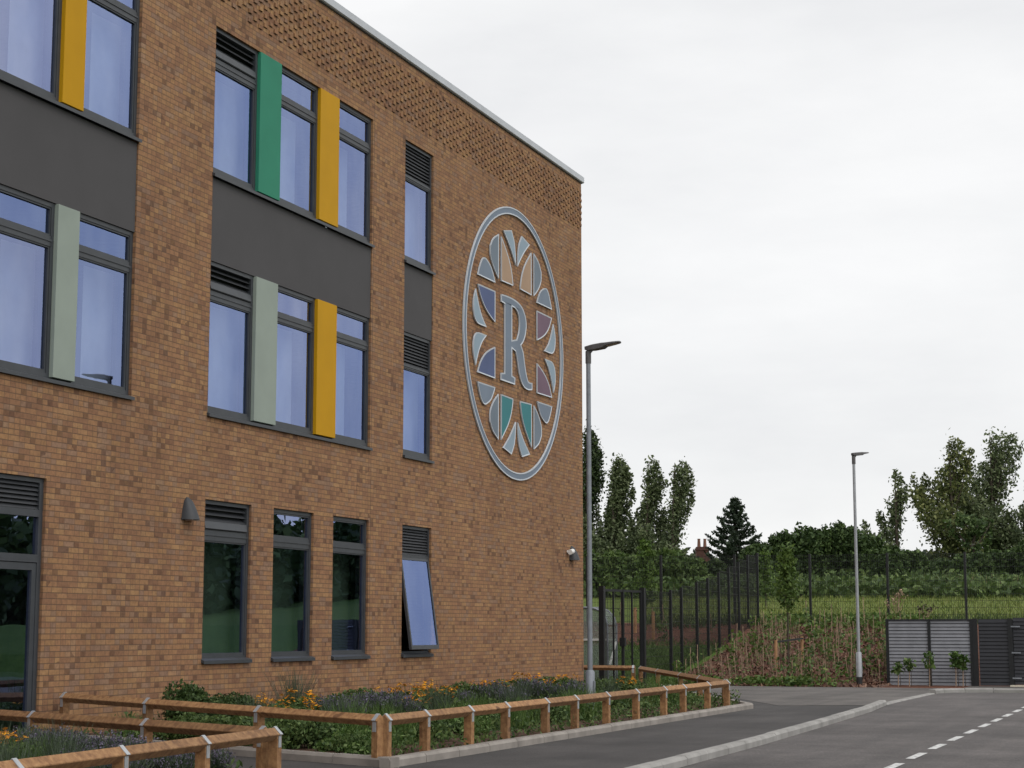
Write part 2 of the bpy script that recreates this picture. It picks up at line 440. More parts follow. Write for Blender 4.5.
class MB:
    def __init__(s):
        s.v, s.f, s.m, s.sm = [], [], [], []

    def add(s, vs, fs, mi=0, smooth=False):
        b = len(s.v)
        s.v += [tuple(p) for p in vs]
        for f in fs:
            s.f.append([b + i for i in f]); s.m.append(mi); s.sm.append(smooth)
        return s

    def box(s, a, b, mi=0):
        x0, y0, z0 = (min(a[i], b[i]) for i in range(3))
        x1, y1, z1 = (max(a[i], b[i]) for i in range(3))
        v = [(x0, y0, z0), (x1, y0, z0), (x1, y1, z0), (x0, y1, z0), (x0, y0, z1), (x1, y0, z1), (x1, y1, z1), (x0, y1, z1)]
        return s.add(v, [(3, 2, 1, 0), (4, 5, 6, 7), (0, 1, 5, 4), (1, 2, 6, 5), (2, 3, 7, 6), (3, 0, 4, 7)], mi)

    def bar(s, p, q, w, h, mi=0, roll=0.0, up=(0, 0, 1)):
        """rectangular bar from p to q"""
        p, q = Vector(p), Vector(q)
        d = (q - p).normalized()
        u = Vector(up)
        if abs(d.dot(u)) > 0.99: u = Vector((0, 1, 0))
        a = d.cross(u).normalized(); b = a.cross(d).normalized()
        if roll:
            a, b = a * math.cos(roll) + b * math.sin(roll), b * math.cos(roll) - a * math.sin(roll)
        v = []
        for c in (p, q):
            for sx, sy in ((-1, -1), (1, -1), (1, 1), (-1, 1)):
                v.append(c + a * (w / 2 * sx) + b * (h / 2 * sy))
        return s.add(v, [(3, 2, 1, 0), (4, 5, 6, 7), (0, 1, 5, 4), (1, 2, 6, 5), (2, 3, 7, 6), (3, 0, 4, 7)], mi)

    def tube(s, pts, rad, n=8, mi=0, cap=True):
        pts = [Vector(p) for p in pts]
        if isinstance(rad, (int, float)): rad = [rad] * len(pts)
        vs, fs = [], []
        for i, p in enumerate(pts):
            d = (pts[min(i + 1, len(pts) - 1)] - pts[max(i - 1, 0)]).normalized()
            u = Vector((0, 0, 1)) if abs(d.z) < 0.9 else Vector((1, 0, 0))
            a = d.cross(u).normalized(); b = a.cross(d).normalized()
            for k in range(n):
                t = 2 * math.pi * k / n
                vs.append(p + a * (rad[i] * math.cos(t)) + b * (rad[i] * math.sin(t)))
        for i in range(len(pts) - 1):
            for k in range(n):
                k2 = (k + 1) % n
                fs.append((i * n + k, i * n + k2, (i + 1) * n + k2, (i + 1) * n + k))
        s.add(vs, fs, mi, True)
        if cap:
            b = len(pts) - 1
            s.add(vs[:n], [tuple(range(n))[::-1]], mi); s.add(vs[b * n:], [tuple(range(n))], mi)
        return s

    def prism(s, poly, d0, d1, axis='x', mi=0):
        """polygon in the two other axes, extruded along axis"""
        def P(a, b, d):
            return {'x': (d, a, b), 'y': (a, d, b), 'z': (a, b, d)}[axis]
        n = len(poly)
        v = [P(a, b, d0) for a, b in poly] + [P(a, b, d1) for a, b in poly]
        f = [tuple(range(n))[::-1], tuple(range(n, 2 * n))]
        f += [(i, (i + 1) % n, n + (i + 1) % n, n + i) for i in range(n)]
        return s.add(v, f, mi)

    def build(s, name, mats, parent=None, recalc=False, bevel=0):
        me = bpy.data.meshes.new(name)
        me.from_pydata(s.v, [], s.f)
        if not isinstance(mats, (list, tuple)): mats = [mats]
        for m in mats: me.materials.append(m)
        me.polygons.foreach_set('material_index', s.m)
        me.polygons.foreach_set('use_smooth', s.sm)
        if recalc or bevel:
            bm = bmesh.new(); bm.from_mesh(me)
            bmesh.ops.recalc_face_normals(bm, faces=bm.faces)
            if bevel:
                bmesh.ops.remove_doubles(bm, verts=bm.verts, dist=1e-5)
                es = [e for e in bm.edges if len(e.link_faces) == 2 and e.calc_face_angle(0) > 0.6]
                bmesh.ops.bevel(bm, geom=es, offset=bevel, segments=1, affect='EDGES', clamp_overlap=True)
            bm.to_mesh(me); bm.free()
        me.update()
        return link(name, me, parent)


def quads_mesh(name, V, mats, parent=None, mi=None):
    """V: (n,4,3) array of loose quads"""
    n = len(V)
    me = bpy.data.meshes.new(name)
    me.vertices.add(n * 4)
    me.vertices.foreach_set('co', np.ascontiguousarray(V, dtype=np.float32).ravel())
    me.loops.add(n * 4)
    me.loops.foreach_set('vertex_index', np.arange(n * 4, dtype=np.int32))
    me.polygons.add(n)
    me.polygons.foreach_set('loop_start', np.arange(n, dtype=np.int32) * 4)
    me.polygons.foreach_set('loop_total', np.full(n, 4, dtype=np.int32))
    if not isinstance(mats, (list, tuple)): mats = [mats]
    for m in mats: me.materials.append(m)
    if mi is not None: me.polygons.foreach_set('material_index', np.asarray(mi, dtype=np.int32))
    me.update(calc_edges=True)
    return link(name, me, parent)


def leaf_quads(P, size, aspect=1.7, upbias=0.0, sizevar=0.4):
    """pointed leaf-like quads, randomly turned, at points P"""
    P = np.asarray(P); n = len(P)
    d = nr.normal(size=(n, 3)); d[:, 2] += upbias
    d /= np.linalg.norm(d, axis=1)[:, None]
    e = np.cross(d, nr.normal(size=(n, 3))); e /= np.linalg.norm(e, axis=1)[:, None]
    s = (size * (1 + sizevar * (nr.rand(n) * 2 - 1)))[:, None]
    a = d * s * aspect / 2; b = e * s / 2
    return np.stack([P - a, P - a * 0.1 + b, P + a, P - a * 0.1 - b], 1)


def blade_quads(P, h, w, lean=0.25, hv=0.4):
    """upright grass-like blades rooted at P"""
    P = np.asarray(P, dtype=float); n = len(P)
    t = nr.rand(n) * 2 * np.pi
    b = np.stack([np.cos(t), np.sin(t), np.zeros(n)], 1)
    hh = (h * (1 + hv * (nr.rand(n) * 2 - 1)))[:, None]
    top = P + np.concatenate([nr.normal(size=(n, 2)) * lean, np.ones((n, 1))], 1) * hh
    return np.stack([P - b * w / 2, P + b * w / 2, top + b * w * 0.12, top - b * w * 0.12], 1)


# ================================================================== GROUND, ROAD
def build_ground():
    xs = np.unique(np.concatenate([np.arange(-12, 14.01, 0.5), np.linspace(-60, -12, 17), np.linspace(14, 80, 23), np.linspace(-2500, -60, 14), np.linspace(80, 2500, 14)]))
    ys = np.unique(np.concatenate([np.arange(44.5, 62, 0.35), np.arange(62, 180, 4), np.linspace(-60, 44.5, 12), np.linspace(-2500, -60, 8), np.linspace(180, 3000, 16)]))
    nx, ny = len(xs), len(ys)
    v, cov = [], []
    for y in ys:
        for x in xs:
            z = ground_z(x, y)
            if 46.5 < y < 58 and x < 6: z += rnd.uniform(-.035, .035)
            v.append((x, y, z - 0.012))
            mul = 0.0; fld = 0.0
            if 44.9 < y < 58.3:
                mul = 0.0 if x > 13.5 else 0.9 if x > 0.4 else (0.85 if 53.2 < y else 0.06)
            if y >= 58.3 and depth(x, y) < 86: fld = 1.0 if x < 16 else 0.25
            if y > 58.3 and x < -4: fld = 0.6
            cov.append((mul, fld, 0, 1))
    f = [(j * nx + i, j * nx + i + 1, (j + 1) * nx + i + 1, (j + 1) * nx + i) for j in range(ny - 1) for i in range(nx - 1)]
    me = bpy.data.meshes.new('ground')
    me.from_pydata(v, [], f)
    ca = me.color_attributes.new('cover', 'FLOAT_COLOR', 'POINT')
    ca.data.foreach_set('color', np.array(cov, dtype=np.float32).ravel())
    me.materials.append(M['ground'])
    me.polygons.foreach_set('use_smooth', [True] * len(f))
    o = link('ground', me)
    tag(o, kind='structure')


build_ground()


def sheet(name, poly, z, mat):
    o = MB().add([(x, y, z) for x, y in poly], [tuple(range(len(poly)))]).build(name, mat)
    if o.data.polygons[0].normal.z < 0: o.data.flip_normals()
    return tag(o, kind='structure')


KF = 8.12     # road face of the near kerb
KL = [(9.0, -40), (8.86, 10), (8.75, 18.4), (8.68, 22.0), (8.52, 26.3), (8.30, 31.4), (8.05, 34.5)]
KM = [(x - .08, y) for x, y in KL]
sheet('pavement', [(0.0, -40)] + KM + [(KF - .1, 46.9), (13, 46.9), (13, 45.02), (-30, 45.02), (-30, 40.4), (0, 40.3)], 0.0, M['pave'])
sheet('road', [(14.3, -40), (14.3, 42.35), (9.0, 42.35), (8.3, 42.0), (KF - .1, 41.2)] + KM[::-1], 0.008, M['road'])
# apron between drop kerb and bank; far grazing sheen painted in as lighter colour
sheet('crossover', [(6.2, 33.6), (7.95, 34.6), (KF - .11, 46.7), (5.6, 45.1), (0.9, 45.1), (1.2, 43.6)], 0.0045, M['apron'])
sheet('footway', [(KF + .02, 42.9), (14.3, 42.9), (14.3, 46.86), (KF - .1, 46.86)], 0.0125, M['apron'])  # same asphalt, its paleness painted in for the grazing view


def kerb(name, pts, w, h, mat, label, side=1, z0=-0.02, unit=0.9):
    """kerb line made of short units with tight joints, chamfered on the open edge"""
    mb = MB()
    for (p, q) in zip(pts[:-1], pts[1:]):
        p = Vector((*p, 0)) if len(p) == 2 else Vector(p); q = Vector((*q, 0)) if len(q) == 2 else Vector(q)
        L = (q - p).length; n = max(1, round(L / unit)); d = (q - p) / n
        nrm = Vector((-d.y, d.x, 0)).normalized() * side
        for i in range(n):
            a = p + d * (i + 0.007); b = p + d * (i + 0.993)
            hh = h + rnd.uniform(-.003, .003)
            prof = [(0, z0), (0, hh - .03), (.025, hh), (w, hh), (w, z0)]
            vs = [a + nrm * t + Vector((0, 0, zz)) for t, zz in prof] + [b + nrm * t + Vector((0, 0, zz)) for t, zz in prof]
            k = len(prof)
            mb.add(vs, [tuple(range(k)), tuple(range(k, 2 * k))[::-1]] + [(j, k + j, k + (j + 1) % k, (j + 1) % k) for j in range(k)])
    o = mb.build(name, mat, recalc=True)
    return tag(o, label, 'kerb')


kerb('road_kerb', KL, 0.13, 0.105, M['kerb'], 'long raised pale concrete kerb between dark footway and road')
kerb('drop_kerb', [(KF - .07, 34.52), (KF - .1, 36.5), (KF - .1, 40.9)], 0.15, 0.028, M['kerb'], 'flush lowered kerb where the crossover meets the road')
kerb('corner_kerb', [(KF - .1, 41.0), (8.1, 41.75), (8.5, 42.2), (9.1, 42.42), (14.2, 42.5)], 0.15, 0.10, M['kerb'], 'raised kerb curving round in front of the dark gate')
for i in range(14):
    y0 = 9.75 + 1.73 * i + 0.05
    if y0 > 40: continue
    x = 10.78 - 0.012 * (y0 - 18)
    o = MB().add([(x - .05, y0, .0125), (x + .05, y0, .0125), (x + .043, y0 + 1.02, .0125), (x - .057, y0 + 1.02, .0125)], [(0, 1, 2, 3)]).build('road_marking', M['paint'])
    tag(o, 'white painted dash of the broken line along the road', 'road marking', 'white dashes of the broken road line')
for k in range(14, 16):
    y0 = 9.8 + 1.73 * k
    x = 10.78 - 0.012 * (y0 - 18)
    o = MB().add([(x - .05, y0, .0125), (x + .05, y0, .0125), (x + .043, y0 + 1.02, .0125), (x - .057, y0 + 1.02, .0125)], [(0, 1, 2, 3)]).build('road_marking', M['paint'])
    tag(o, 'white painted dash of the broken line along the road', 'road marking', 'white dashes of the broken road line')

# planting beds
BED1 = [(0.0, 19.55), (5.98, 17.03), (6.03, 32.3), (0.95, 42.75), (-2.2, 42.4)]
BED2 = [(0.0, 17.15), (6.02, 14.72), (6.12, 13.0), (6.55, 8.0), (6.75, 2.0)]
kerb('bed_edging', BED1, 0.13, 0.10, M['kerbdk'], 'concrete edging round the long flower bed beside the brick wall', side=1)
kerb('bed_edging', BED2[::-1], 0.13, 0.10, M['kerbdk'], 'concrete edging round the near flower bed left of the door path', side=-1)
tag(MB().add([(x, y, 0.06) for x, y in [(0.01, 19.7), (5.9, 17.2), (5.92, 32.2), (0.9, 42.6), (-2.2, 42.3), (-2.2, 40.33), (0.01, 40.33)]], [tuple(range(7))]).build('soil', M['soil']), kind='structure')
tag(MB().add([(x, y, 0.06) for x, y in [(0.01, 17.0), (5.9, 14.6), (6.0, 13.0), (6.45, 8.0), (6.6, 2.0), (0.01, 2.0)]], [tuple(range(6))]).build('soil', M['soil']), kind='structure')


# ================================================================== SCHOOL BUILDING
H0, H1, H2 = (0.96, 3.34), (4.62, 6.97), (8.31, 10.665)
TOP = 12.2
GA = (15.60, 21.15)      # window bay cut by the left edge of the photo
GB = (23.19, 28.745)     # three-window bay
NC = (30.15, 31.47)      # narrow bay
REC = 0.045
bld = thing('school_building', 'three-storey brown brick school block with grey framed windows and coloured panels', 'building')

openings = [(GA[0], GA[1], H1[0], H2[1]), (GB[0], GB[1], H1[0], H2[1]), (NC[0], NC[1], H1[0], H2[1]),
            (23.19, 24.57, *H0), (25.28, 26.65, *H0), (27.36, 28.735, *H0), (NC[0], NC[1], *H0),
            (16.9, 19.28, 0.0, 3.34)]
# the bays repeat along the wall behind the left edge of the frame
openings += [(6.2, 11.75, H1[0], H2[1])]


def facade():
    y0, y1 = 1.0, 40.31
    us = sorted({y0, y1, *[o[0] for o in openings], *[o[1] for o in openings]})
    zs = sorted({-0.3, TOP, *[o[2] for o in openings], *[o[3] for o in openings]})
    mb = MB()
    for a, b in zip(us[:-1], us[1:]):
        for c, d in zip(zs[:-1], zs[1:]):
            ym, zm = (a + b) / 2, (c + d) / 2
            if any(o[0] < ym < o[1] and o[2] < zm < o[3] for o in openings): continue
            mb.add([(0, a, c), (0, b, c), (0, b, d), (0, a, d)], [(0, 1, 2, 3)])
    dp = -0.18
    for a, b, c, d in openings:
        mb.add([(0, a, c), (0, a, d), (dp, a, d), (dp, a, c)], [(0, 1, 2, 3)])
        mb.add([(0, b, c), (dp, b, c), (dp, b, d), (0, b, d)], [(0, 1, 2, 3)])
        mb.add([(0, a, d), (0, b, d), (dp, b, d), (dp, a, d)], [(0, 1, 2, 3)])
        mb.add([(0, a, c), (dp, a, c), (dp, b, c), (0, b, c)], [(0, 1, 2, 3)])
    # other sides
    W = -16
    mb.add([(0, y1, -.3), (W, y1, -.3), (W, y1, TOP), (0, y1, TOP)], [(0, 1, 2, 3)])
    mb.add([(W, y0, -.3), (W, y0, TOP), (W, y1, TOP), (W, y1, -.3)], [(0, 1, 2, 3)])
    mb.add([(0, y0, -.3), (0, y0, TOP), (W, y0, TOP), (W, y0, -.3)], [(0, 1, 2, 3)])
    # patterned band: every other header stands proud, staggered from course to course
    for r in range(147, 160):
        z = r * 0.075
        off = 0.16875 if r % 2 else 0
        k = 0
        y = 23.3 + off
        while y < 40.24:
            miss = rnd.random() < (0.35 if y < 24.4 else 0.02)
            if not miss:
                pr = 0.022 + rnd.uniform(-.004, .005)
                mb.box((-.01, y, z + .011), (pr, y + .1025, z + .075))
            y += 0.3375
    return mb.build('brick_wall', M['brick'], bld)


facade()
# flat roof and coping
MB().add([(-.2, 1.1, 12.12), (-.2, 40.2, 12.12), (-15.9, 40.2, 12.12), (-15.9, 1.1, 12.12)], [(3, 2, 1, 0)]).build('roof', M['louvre'], bld)
cp = MB()
prof = [(-.42, 12.2), (.035, 12.2), (.06, 12.215), (.06, 12.345), (-.42, 12.365)]
cp.prism([(a, b) for a, b in prof], 0.96, 40.37, axis='y')
cp.box((-16.05, 39.95, 12.203), (-.425, 40.368, 12.36)); cp.box((-16.05, .97, 12.203), (-.425, 1.4, 12.36))
cop = cp.build('coping', M['coping'], bld)
MB().box((.002, 1.0, 12.18), (.02, 40.33, 12.198)).build('shadow_strip', M['shadow'], cop)  # dark strip standing in for the shadow line under the coping

# interior seen dimly through the glass
it = MB()
for z0 in (0.03, 3.75, 7.42):
    z1 = z0 + 3.1
    it.add([(-5, 2, z0), (-5, 40, z0), (-5, 40, z1), (-5, 2, z1)], [(0, 1, 2, 3)])
    it.add([(-.3, 2, z0), (-.3, 40, z0), (-5, 40, z0), (-5, 2, z0)], [(0, 1, 2, 3)])
    it.add([(-.3, 2, z1), (-5, 2, z1), (-5, 40, z1), (-.3, 40, z1)], [(0, 1, 2, 3)])
it.build('interior', M['interior'], bld)


def bars(mb, y0, y1, z0, z1, xf, xb, ws):
    """rectangular frame ring, ws = (left, right, bottom, top) widths"""
    l, r, b, t = ws
    mb.box((xb, y0, z0), (xf, y0 + l, z1)); mb.box((xb, y1 - r, z0), (xf, y1, z1))
    mb.box((xb, y0 + l, z0), (xf, y1 - r, z0 + b)); mb.box((xb, y0 + l, z1 - t), (xf, y1 - r, z1))


def pane(y0, y1, z0, z1, x, parent):
    return MB().add([(x, y0, z0), (x, y1, z0), (x, y1, z1), (x, y0, z1)], [(0, 1, 2, 3)]).build('pane', M['glass'], parent)


def louvre(y0, y1, z0, z1, x, parent, n, tilt=0.04):
    mb = MB()
    mb.box((x - .12, y0, z0), (x - .1, y1, z1))
    st = (z1 - z0) / n
    for i in range(n):
        zc = z0 + st * (i + .5)
        v = [(x, y0, zc - st * .42), (x, y1, zc - st * .42), (x - tilt, y1, zc + st * .30), (x - tilt, y0, zc + st * .30)]
        v2 = [(a - .006, b, c + .008) for a, b, c in v]
        mb.add(v + v2, [(0, 1, 2, 3), (7, 6, 5, 4), (0, 4, 5, 1), (1, 5, 6, 2), (2, 6, 7, 3), (3, 7, 4, 0)])
    return mb.build('louvre', M['louvre'], parent)


def curtain(y0, y1, z0, z1, parent, mat, x=-.42):
    mb = MB()
    n = 1
    for i in range(n):
        a = y0 + (y1 - y0) * i / n; b = y0 + (y1 - y0) * (i + 1) / n
        xa = x + .025 * (i % 2); xb = x + .025 * ((i + 1) % 2)
        mb.add([(xa, a, z0), (xb, b, z0), (xb, b, z1), (xa, a, z1)], [(0, 1, 2, 3)])
    return mb.build('curtain', mat, parent)


def window(y0, y1, z0, z1, kind, zt, sill=True, cur=(0.55, 1.0), label=None, cm='blind'):
    """kind: glazed | vent (open flap louvre above) | grille (fine louvre above); zt = (bottom, top) of the transom"""
    fr = MB()
    xf, xb = -REC, -REC - .16
    bars(fr, y0, y1, z0, z1, xf, xb, (.055, .065, .06, .06))
    fr.box((xb, y0 + .055, zt[0]), (xf, y1 - .055, zt[1]))
    zm = (zt[0] + zt[1]) / 2
    fr.box((xf, y0 + .05, zm - .006), (xf + .012, y1 - .05, zm + .022))
    # sash of the lower light
    bars(fr, y0 + .055, y1 - .055, z0 + .06, zt[0], xf - .012, xb, (.04, .04, .045, .022))
    o = fr.build('window', M['frame'], bld)
    if label: o['label'] = label
    a, b = y0 + .095, y1 - .095
    pane(a, b, z0 + .105, zt[0] - .022, xf - .04, o)
    if kind == 'glazed':
        f2 = MB(); bars(f2, y0 + .055, y1 - .055, zt[1], z1 - .06, xf - .012, xb, (.03, .03, .025, .025))
        f2.build('top_light', M['frame'], o)
        pane(y0 + .085, y1 - .085, zt[1] + .025, z1 - .085, xf - .04, o)
    elif kind == 'vent':
        louvre(y0 + .055, y1 - .055, zt[1] + .13, z1 - .06, xf - .02, o, 3, .07)
        fl = MB()
        fl.add([(xf + .03, y0 + .05, zt[1] + .02), (xf + .03, y1 - .1, zt[1] + .02), (xf - .0, y1 - .07, zt[1] + .13), (xf - .0, y0 + .05, zt[1] + .13),
                (xf + .018, y0 + .05, zt[1] + .005), (xf + .018, y1 - .1, zt[1] + .005), (xf - .012, y1 - .07, zt[1] + .115), (xf - .012, y0 + .05, zt[1] + .115)],
               [(0, 1, 2, 3), (7, 6, 5, 4), (0, 4, 5, 1), (1, 5, 6, 2), (2, 6, 7, 3), (3, 7, 4, 0)])
        fl.build('vent_flap', M['frame'], o)
    else:
        louvre(y0 + .055, y1 - .055, zt[1], z1 - .06, xf - .01, o, 9, .03)
    if cur:
        w = b - a
        curtain(a + w * cur[0], a + w * cur[1] + .3, z0 + .05, zt[0] + .02, o, M[cm])
    if sill:
        s = MB()
        s.add([(xf + .005, y0 - .02, z0 + .03), (xf + .005, y1 + .02, z0 + .03), (.055, y1 + .02, z0), (.055, y0 - .02, z0),
               (xf + .005, y0 - .02, z0 - .01), (xf + .005, y1 + .02, z0 - .01), (.055, y1 + .02, z0 - .05), (.055, y0 - .02, z0 - .05)],
              [(0, 1, 2, 3), (7, 6, 5, 4), (0, 4, 5, 1), (1, 5, 6, 2), (2, 6, 7, 3), (3, 7, 4, 0)])
        s.build('sill', M['frame'], o)
    return o


def panel(y0, y1, z0, z1, mat, label):
    o = MB().box((-.13, y0, z0 + .012), (.018, y1, z1 - .004)).build('cladding_panel', mat, bld, bevel=.004)
    o['label'] = label


def bay_sill(y0, y1, z0):
    s = MB()
    s.add([(-REC + .005, y0, z0 + .03), (-REC + .005, y1, z0 + .03), (.05, y1, z0 + .005), (.05, y0, z0 + .005),
           (-REC + .005, y0, z0 - .012), (-REC + .005, y1, z0 - .012), (.05, y1, z0 - .042), (.05, y0, z0 - .042)],
          [(0, 1, 2, 3), (7, 6, 5, 4), (0, 4, 5, 1), (1, 5, 6, 2), (2, 6, 7, 3), (3, 7, 4, 0)])
    s.build('sill', M['frame'], bld)


T2, T1 = (9.97, 10.12), (6.33, 6.47)
for (Z, T, pa, pb, na, nb) in ((H2, T2, 'green', 'yellow', 'green', 'yellow'), (H1, T1, 'pale', 'yellow', 'pale green', 'yellow')):
    z0, z1 = Z
    zt = (T[0] + .055, T[1] + .055)
    window(23.19, 24.56, z0 + .03, z1, 'vent', zt, False, (.52, 1))
    panel(24.56, 25.26, z0 + .03, z1, M[pa], na + ' upright panel between the windows of the three-window bay')
    window(25.26, 26.65, z0 + .03, z1, 'glazed', zt, False, (.30, .72))
    panel(26.65, 27.36, z0 + .03, z1, M[pb], nb + ' upright panel between the windows of the three-window bay')
    window(27.36, 28.745, z0 + .03, z1, 'glazed', zt, False, (.22, .62))
    bay_sill(GB[0] - .02, GB[1] + .02, z0)
    # the bay at the left edge
    pl = M['yellow'] if Z is H2 else M['pale']
    window(15.6, 17.35, z0 + .03, z1, 'vent', zt, False, (.5, 1))
    panel(17.35, 17.75, z0 + .03, z1, M['pale'] if Z is H2 else M['yellow'], 'upright coloured panel in the left bay')
    window(17.75, 19.31, z0 + .03, z1, 'glazed', zt, False, (.62, .92))
    panel(19.31, 19.79, z0 + .03, z1, pl, ('yellow' if Z is H2 else 'pale green') + ' upright panel in the bay cut by the left edge')
    window(19.79, 21.15, z0 + .03, z1, 'glazed', zt, False, (.55, .88))
    bay_sill(GA[0] - .02, GA[1] + .02, z0)
    window(NC[0], NC[1], z0 + .03, z1, 'grille', (T[0] - .04, T[0] + .03), False, (.25, 1))
    bay_sill(NC[0] - .02, NC[1] + .02, z0)
    # bay outside the frame
    window(6.2, 9.0, z0 + .03, z1, 'glazed', zt, False, (.5, .9)); window(9.0, 11.75, z0 + .03, z1, 'glazed', zt, False, (.5, .9))
    bay_sill(6.18, 11.77, z0)
for (a, b) in (GA, GB, NC, (6.2, 11.75)):
    MB().box((-.2, a + .002, H1[1] + .002), (-.02, b - .002, H2[0] - .044)).build('spandrel', M['render'], bld)
GT = (2.735, 2.895)
window(23.19, 24.57, *H0, 'vent', GT, True, (.45, .9), cm='drape')
window(25.28, 26.65, *H0, 'glazed', GT, True, (.4, .9), cm='drape')
window(27.36, 28.735, *H0, 'glazed', GT, True, (.35, .85), cm='drape')


def open_window():
    y0, y1, z0, z1 = NC[0], NC[1], *H0
    fr = MB(); xf, xb = -REC, -REC - .075
    bars(fr, y0, y1, z0, z1, xf, xb, (.055, .055, .06, .06))
    fr.box((xb, y0 + .055, 2.735), (xf, y1 - .055, 2.80))
    o = fr.build('window', M['frame'], bld)
    o['label'] = 'window with its lower sash hinged open at the bottom'
    louvre(y0 + .055, y1 - .055, 2.80, z1 - .06, xf - .01, o, 9, .03)
    # top-hung sash swung out
    zt, zb, out = 2.735, 1.05, 0.24
    def P(y, t, k):     # t: 0 hinge .. 1 bottom, k: thickness
        return (-.09 + out * t + k * .985, y, zt + (zb - zt) * t + k * .14)
    s = MB()
    ya, yb = y0 + .03, y1 - .04
    def slab(a, b, t0, t1):
        v = [P(a, t0, 0), P(b, t0, 0), P(b, t1, 0), P(a, t1, 0), P(a, t0, .05), P(b, t0, .05), P(b, t1, .05), P(a, t1, .05)]
        s.add(v, [(0, 1, 2, 3), (7, 6, 5, 4), (0, 4, 5, 1), (1, 5, 6, 2), (2, 6, 7, 3), (3, 7, 4, 0)])
    slab(ya, ya + .05, 0, 1); slab(yb - .05, yb, 0, 1); slab(ya + .05, yb - .05, 0, .025); slab(ya + .05, yb - .05, .955, 1)
    so = s.build('sash', M['frame'], o, recalc=True)
    MB().add([P(ya + .05, .025, .035), P(ya + .05, .955, .035), P(yb - .05, .955, .035), P(yb - .05, .025, .035)], [(0, 1, 2, 3)]).build('pane', M['glass'], o)
    s = MB().add([(xf + .005, y0 - .02, z0 + .03), (xf + .005, y1 + .02, z0 + .03), (.055, y1 + .02, z0), (.055, y0 - .02, z0),
                  (xf + .005, y0 - .02, z0 - .01), (xf + .005, y1 + .02, z0 - .01), (.055, y1 + .02, z0 - .05), (.055, y0 - .02, z0 - .05)],
                 [(0, 1, 2, 3), (7, 6, 5, 4), (0, 4, 5, 1), (1, 5, 6, 2), (2, 6, 7, 3), (3, 7, 4, 0)])
    s.build('sill', M['frame'], o)


open_window()


def entrance():
    y0, y1 = 16.9, 19.28
    fr = MB(); xf, xb = -REC, -REC - .08
    bars(fr, y0, y1, 0.0, 3.34, xf, xb, (.08, .08, .02, .06))
    fr.box((xb, y0 + .08, 2.26), (xf, y1 - .08, 2.36)); fr.box((xb, y0 + .08, 2.84), (xf, y1 - .08, 2.93))
    fr.box((xb, 18.02, .02), (xf, 18.1, 2.26))
    o = fr.build('door', M['frame'], bld)
    o['label'] = 'tall grey framed glazed door with louvres above'
    louvre(y0 + .08, y1 - .08, 2.93, 3.28, xf - .01, o, 6, .03)
    pane(y0 + .08, y1 - .08, 2.36, 2.84, xf - .04, o)
    lf = MB(); bars(lf, 18.1, y1 - .08, .02, 2.25, xf - .01, xb, (.09, .09, .12, .09)); lf.build('door_leaf', M['frame'], o)
    pane(18.19, y1 - .17, .14, 2.16, xf - .04, o)
    pane(y0 + .08, 18.02, .02, 2.26, xf - .04, o)
    hb = MB(); hb.tube([(xf + .05, 18.2, .7), (xf + .05, 18.2, 1.6)], .015); hb.bar((xf - .02, 18.2, .75), (xf + .05, 18.2, .75), .02, .02); hb.bar((xf - .02, 18.2, 1.55), (xf + .05, 18.2, 1.55), .02, .02)
    hb.build('handle', M['galv'], o)


entrance()

# ------------------------------------------------------------------ emblem on the wall
EY, EZ = 35.89, 7.58


def smooth(poly, n=5):
    """Catmull-Rom through the points, keeping the sharp corners"""
    P = [Vector((a, b)) for a, b in poly]; N = len(P); out = []
    def ang(i):
        a = (P[i] - P[i - 1]).normalized(); b = (P[(i + 1) % N] - P[i]).normalized()
        return math.acos(max(-1, min(1, a.dot(b))))
    sharp = [ang(i) > 0.72 for i in range(N)]
    for i in range(N):
        j = (i + 1) % N
        p1, p2 = P[i], P[j]
        p0 = p1 - (p2 - p1) if sharp[i] else P[i - 1]
        p3 = p2 + (p2 - p1) if sharp[j] else P[(j + 1) % N]
        st = sharp[i] and sharp[j]
        for k in range(1 if st else n):
            t = k / n if not st else 0
            out.append(0.5 * ((2 * p1) + (p2 - p0) * t + (2 * p0 - 5 * p1 + 4 * p2 - p3) * t * t + (3 * p1 - p0 - 3 * p2 + p3) * t ** 3))
    return [(p.x, p.y) for p in out]


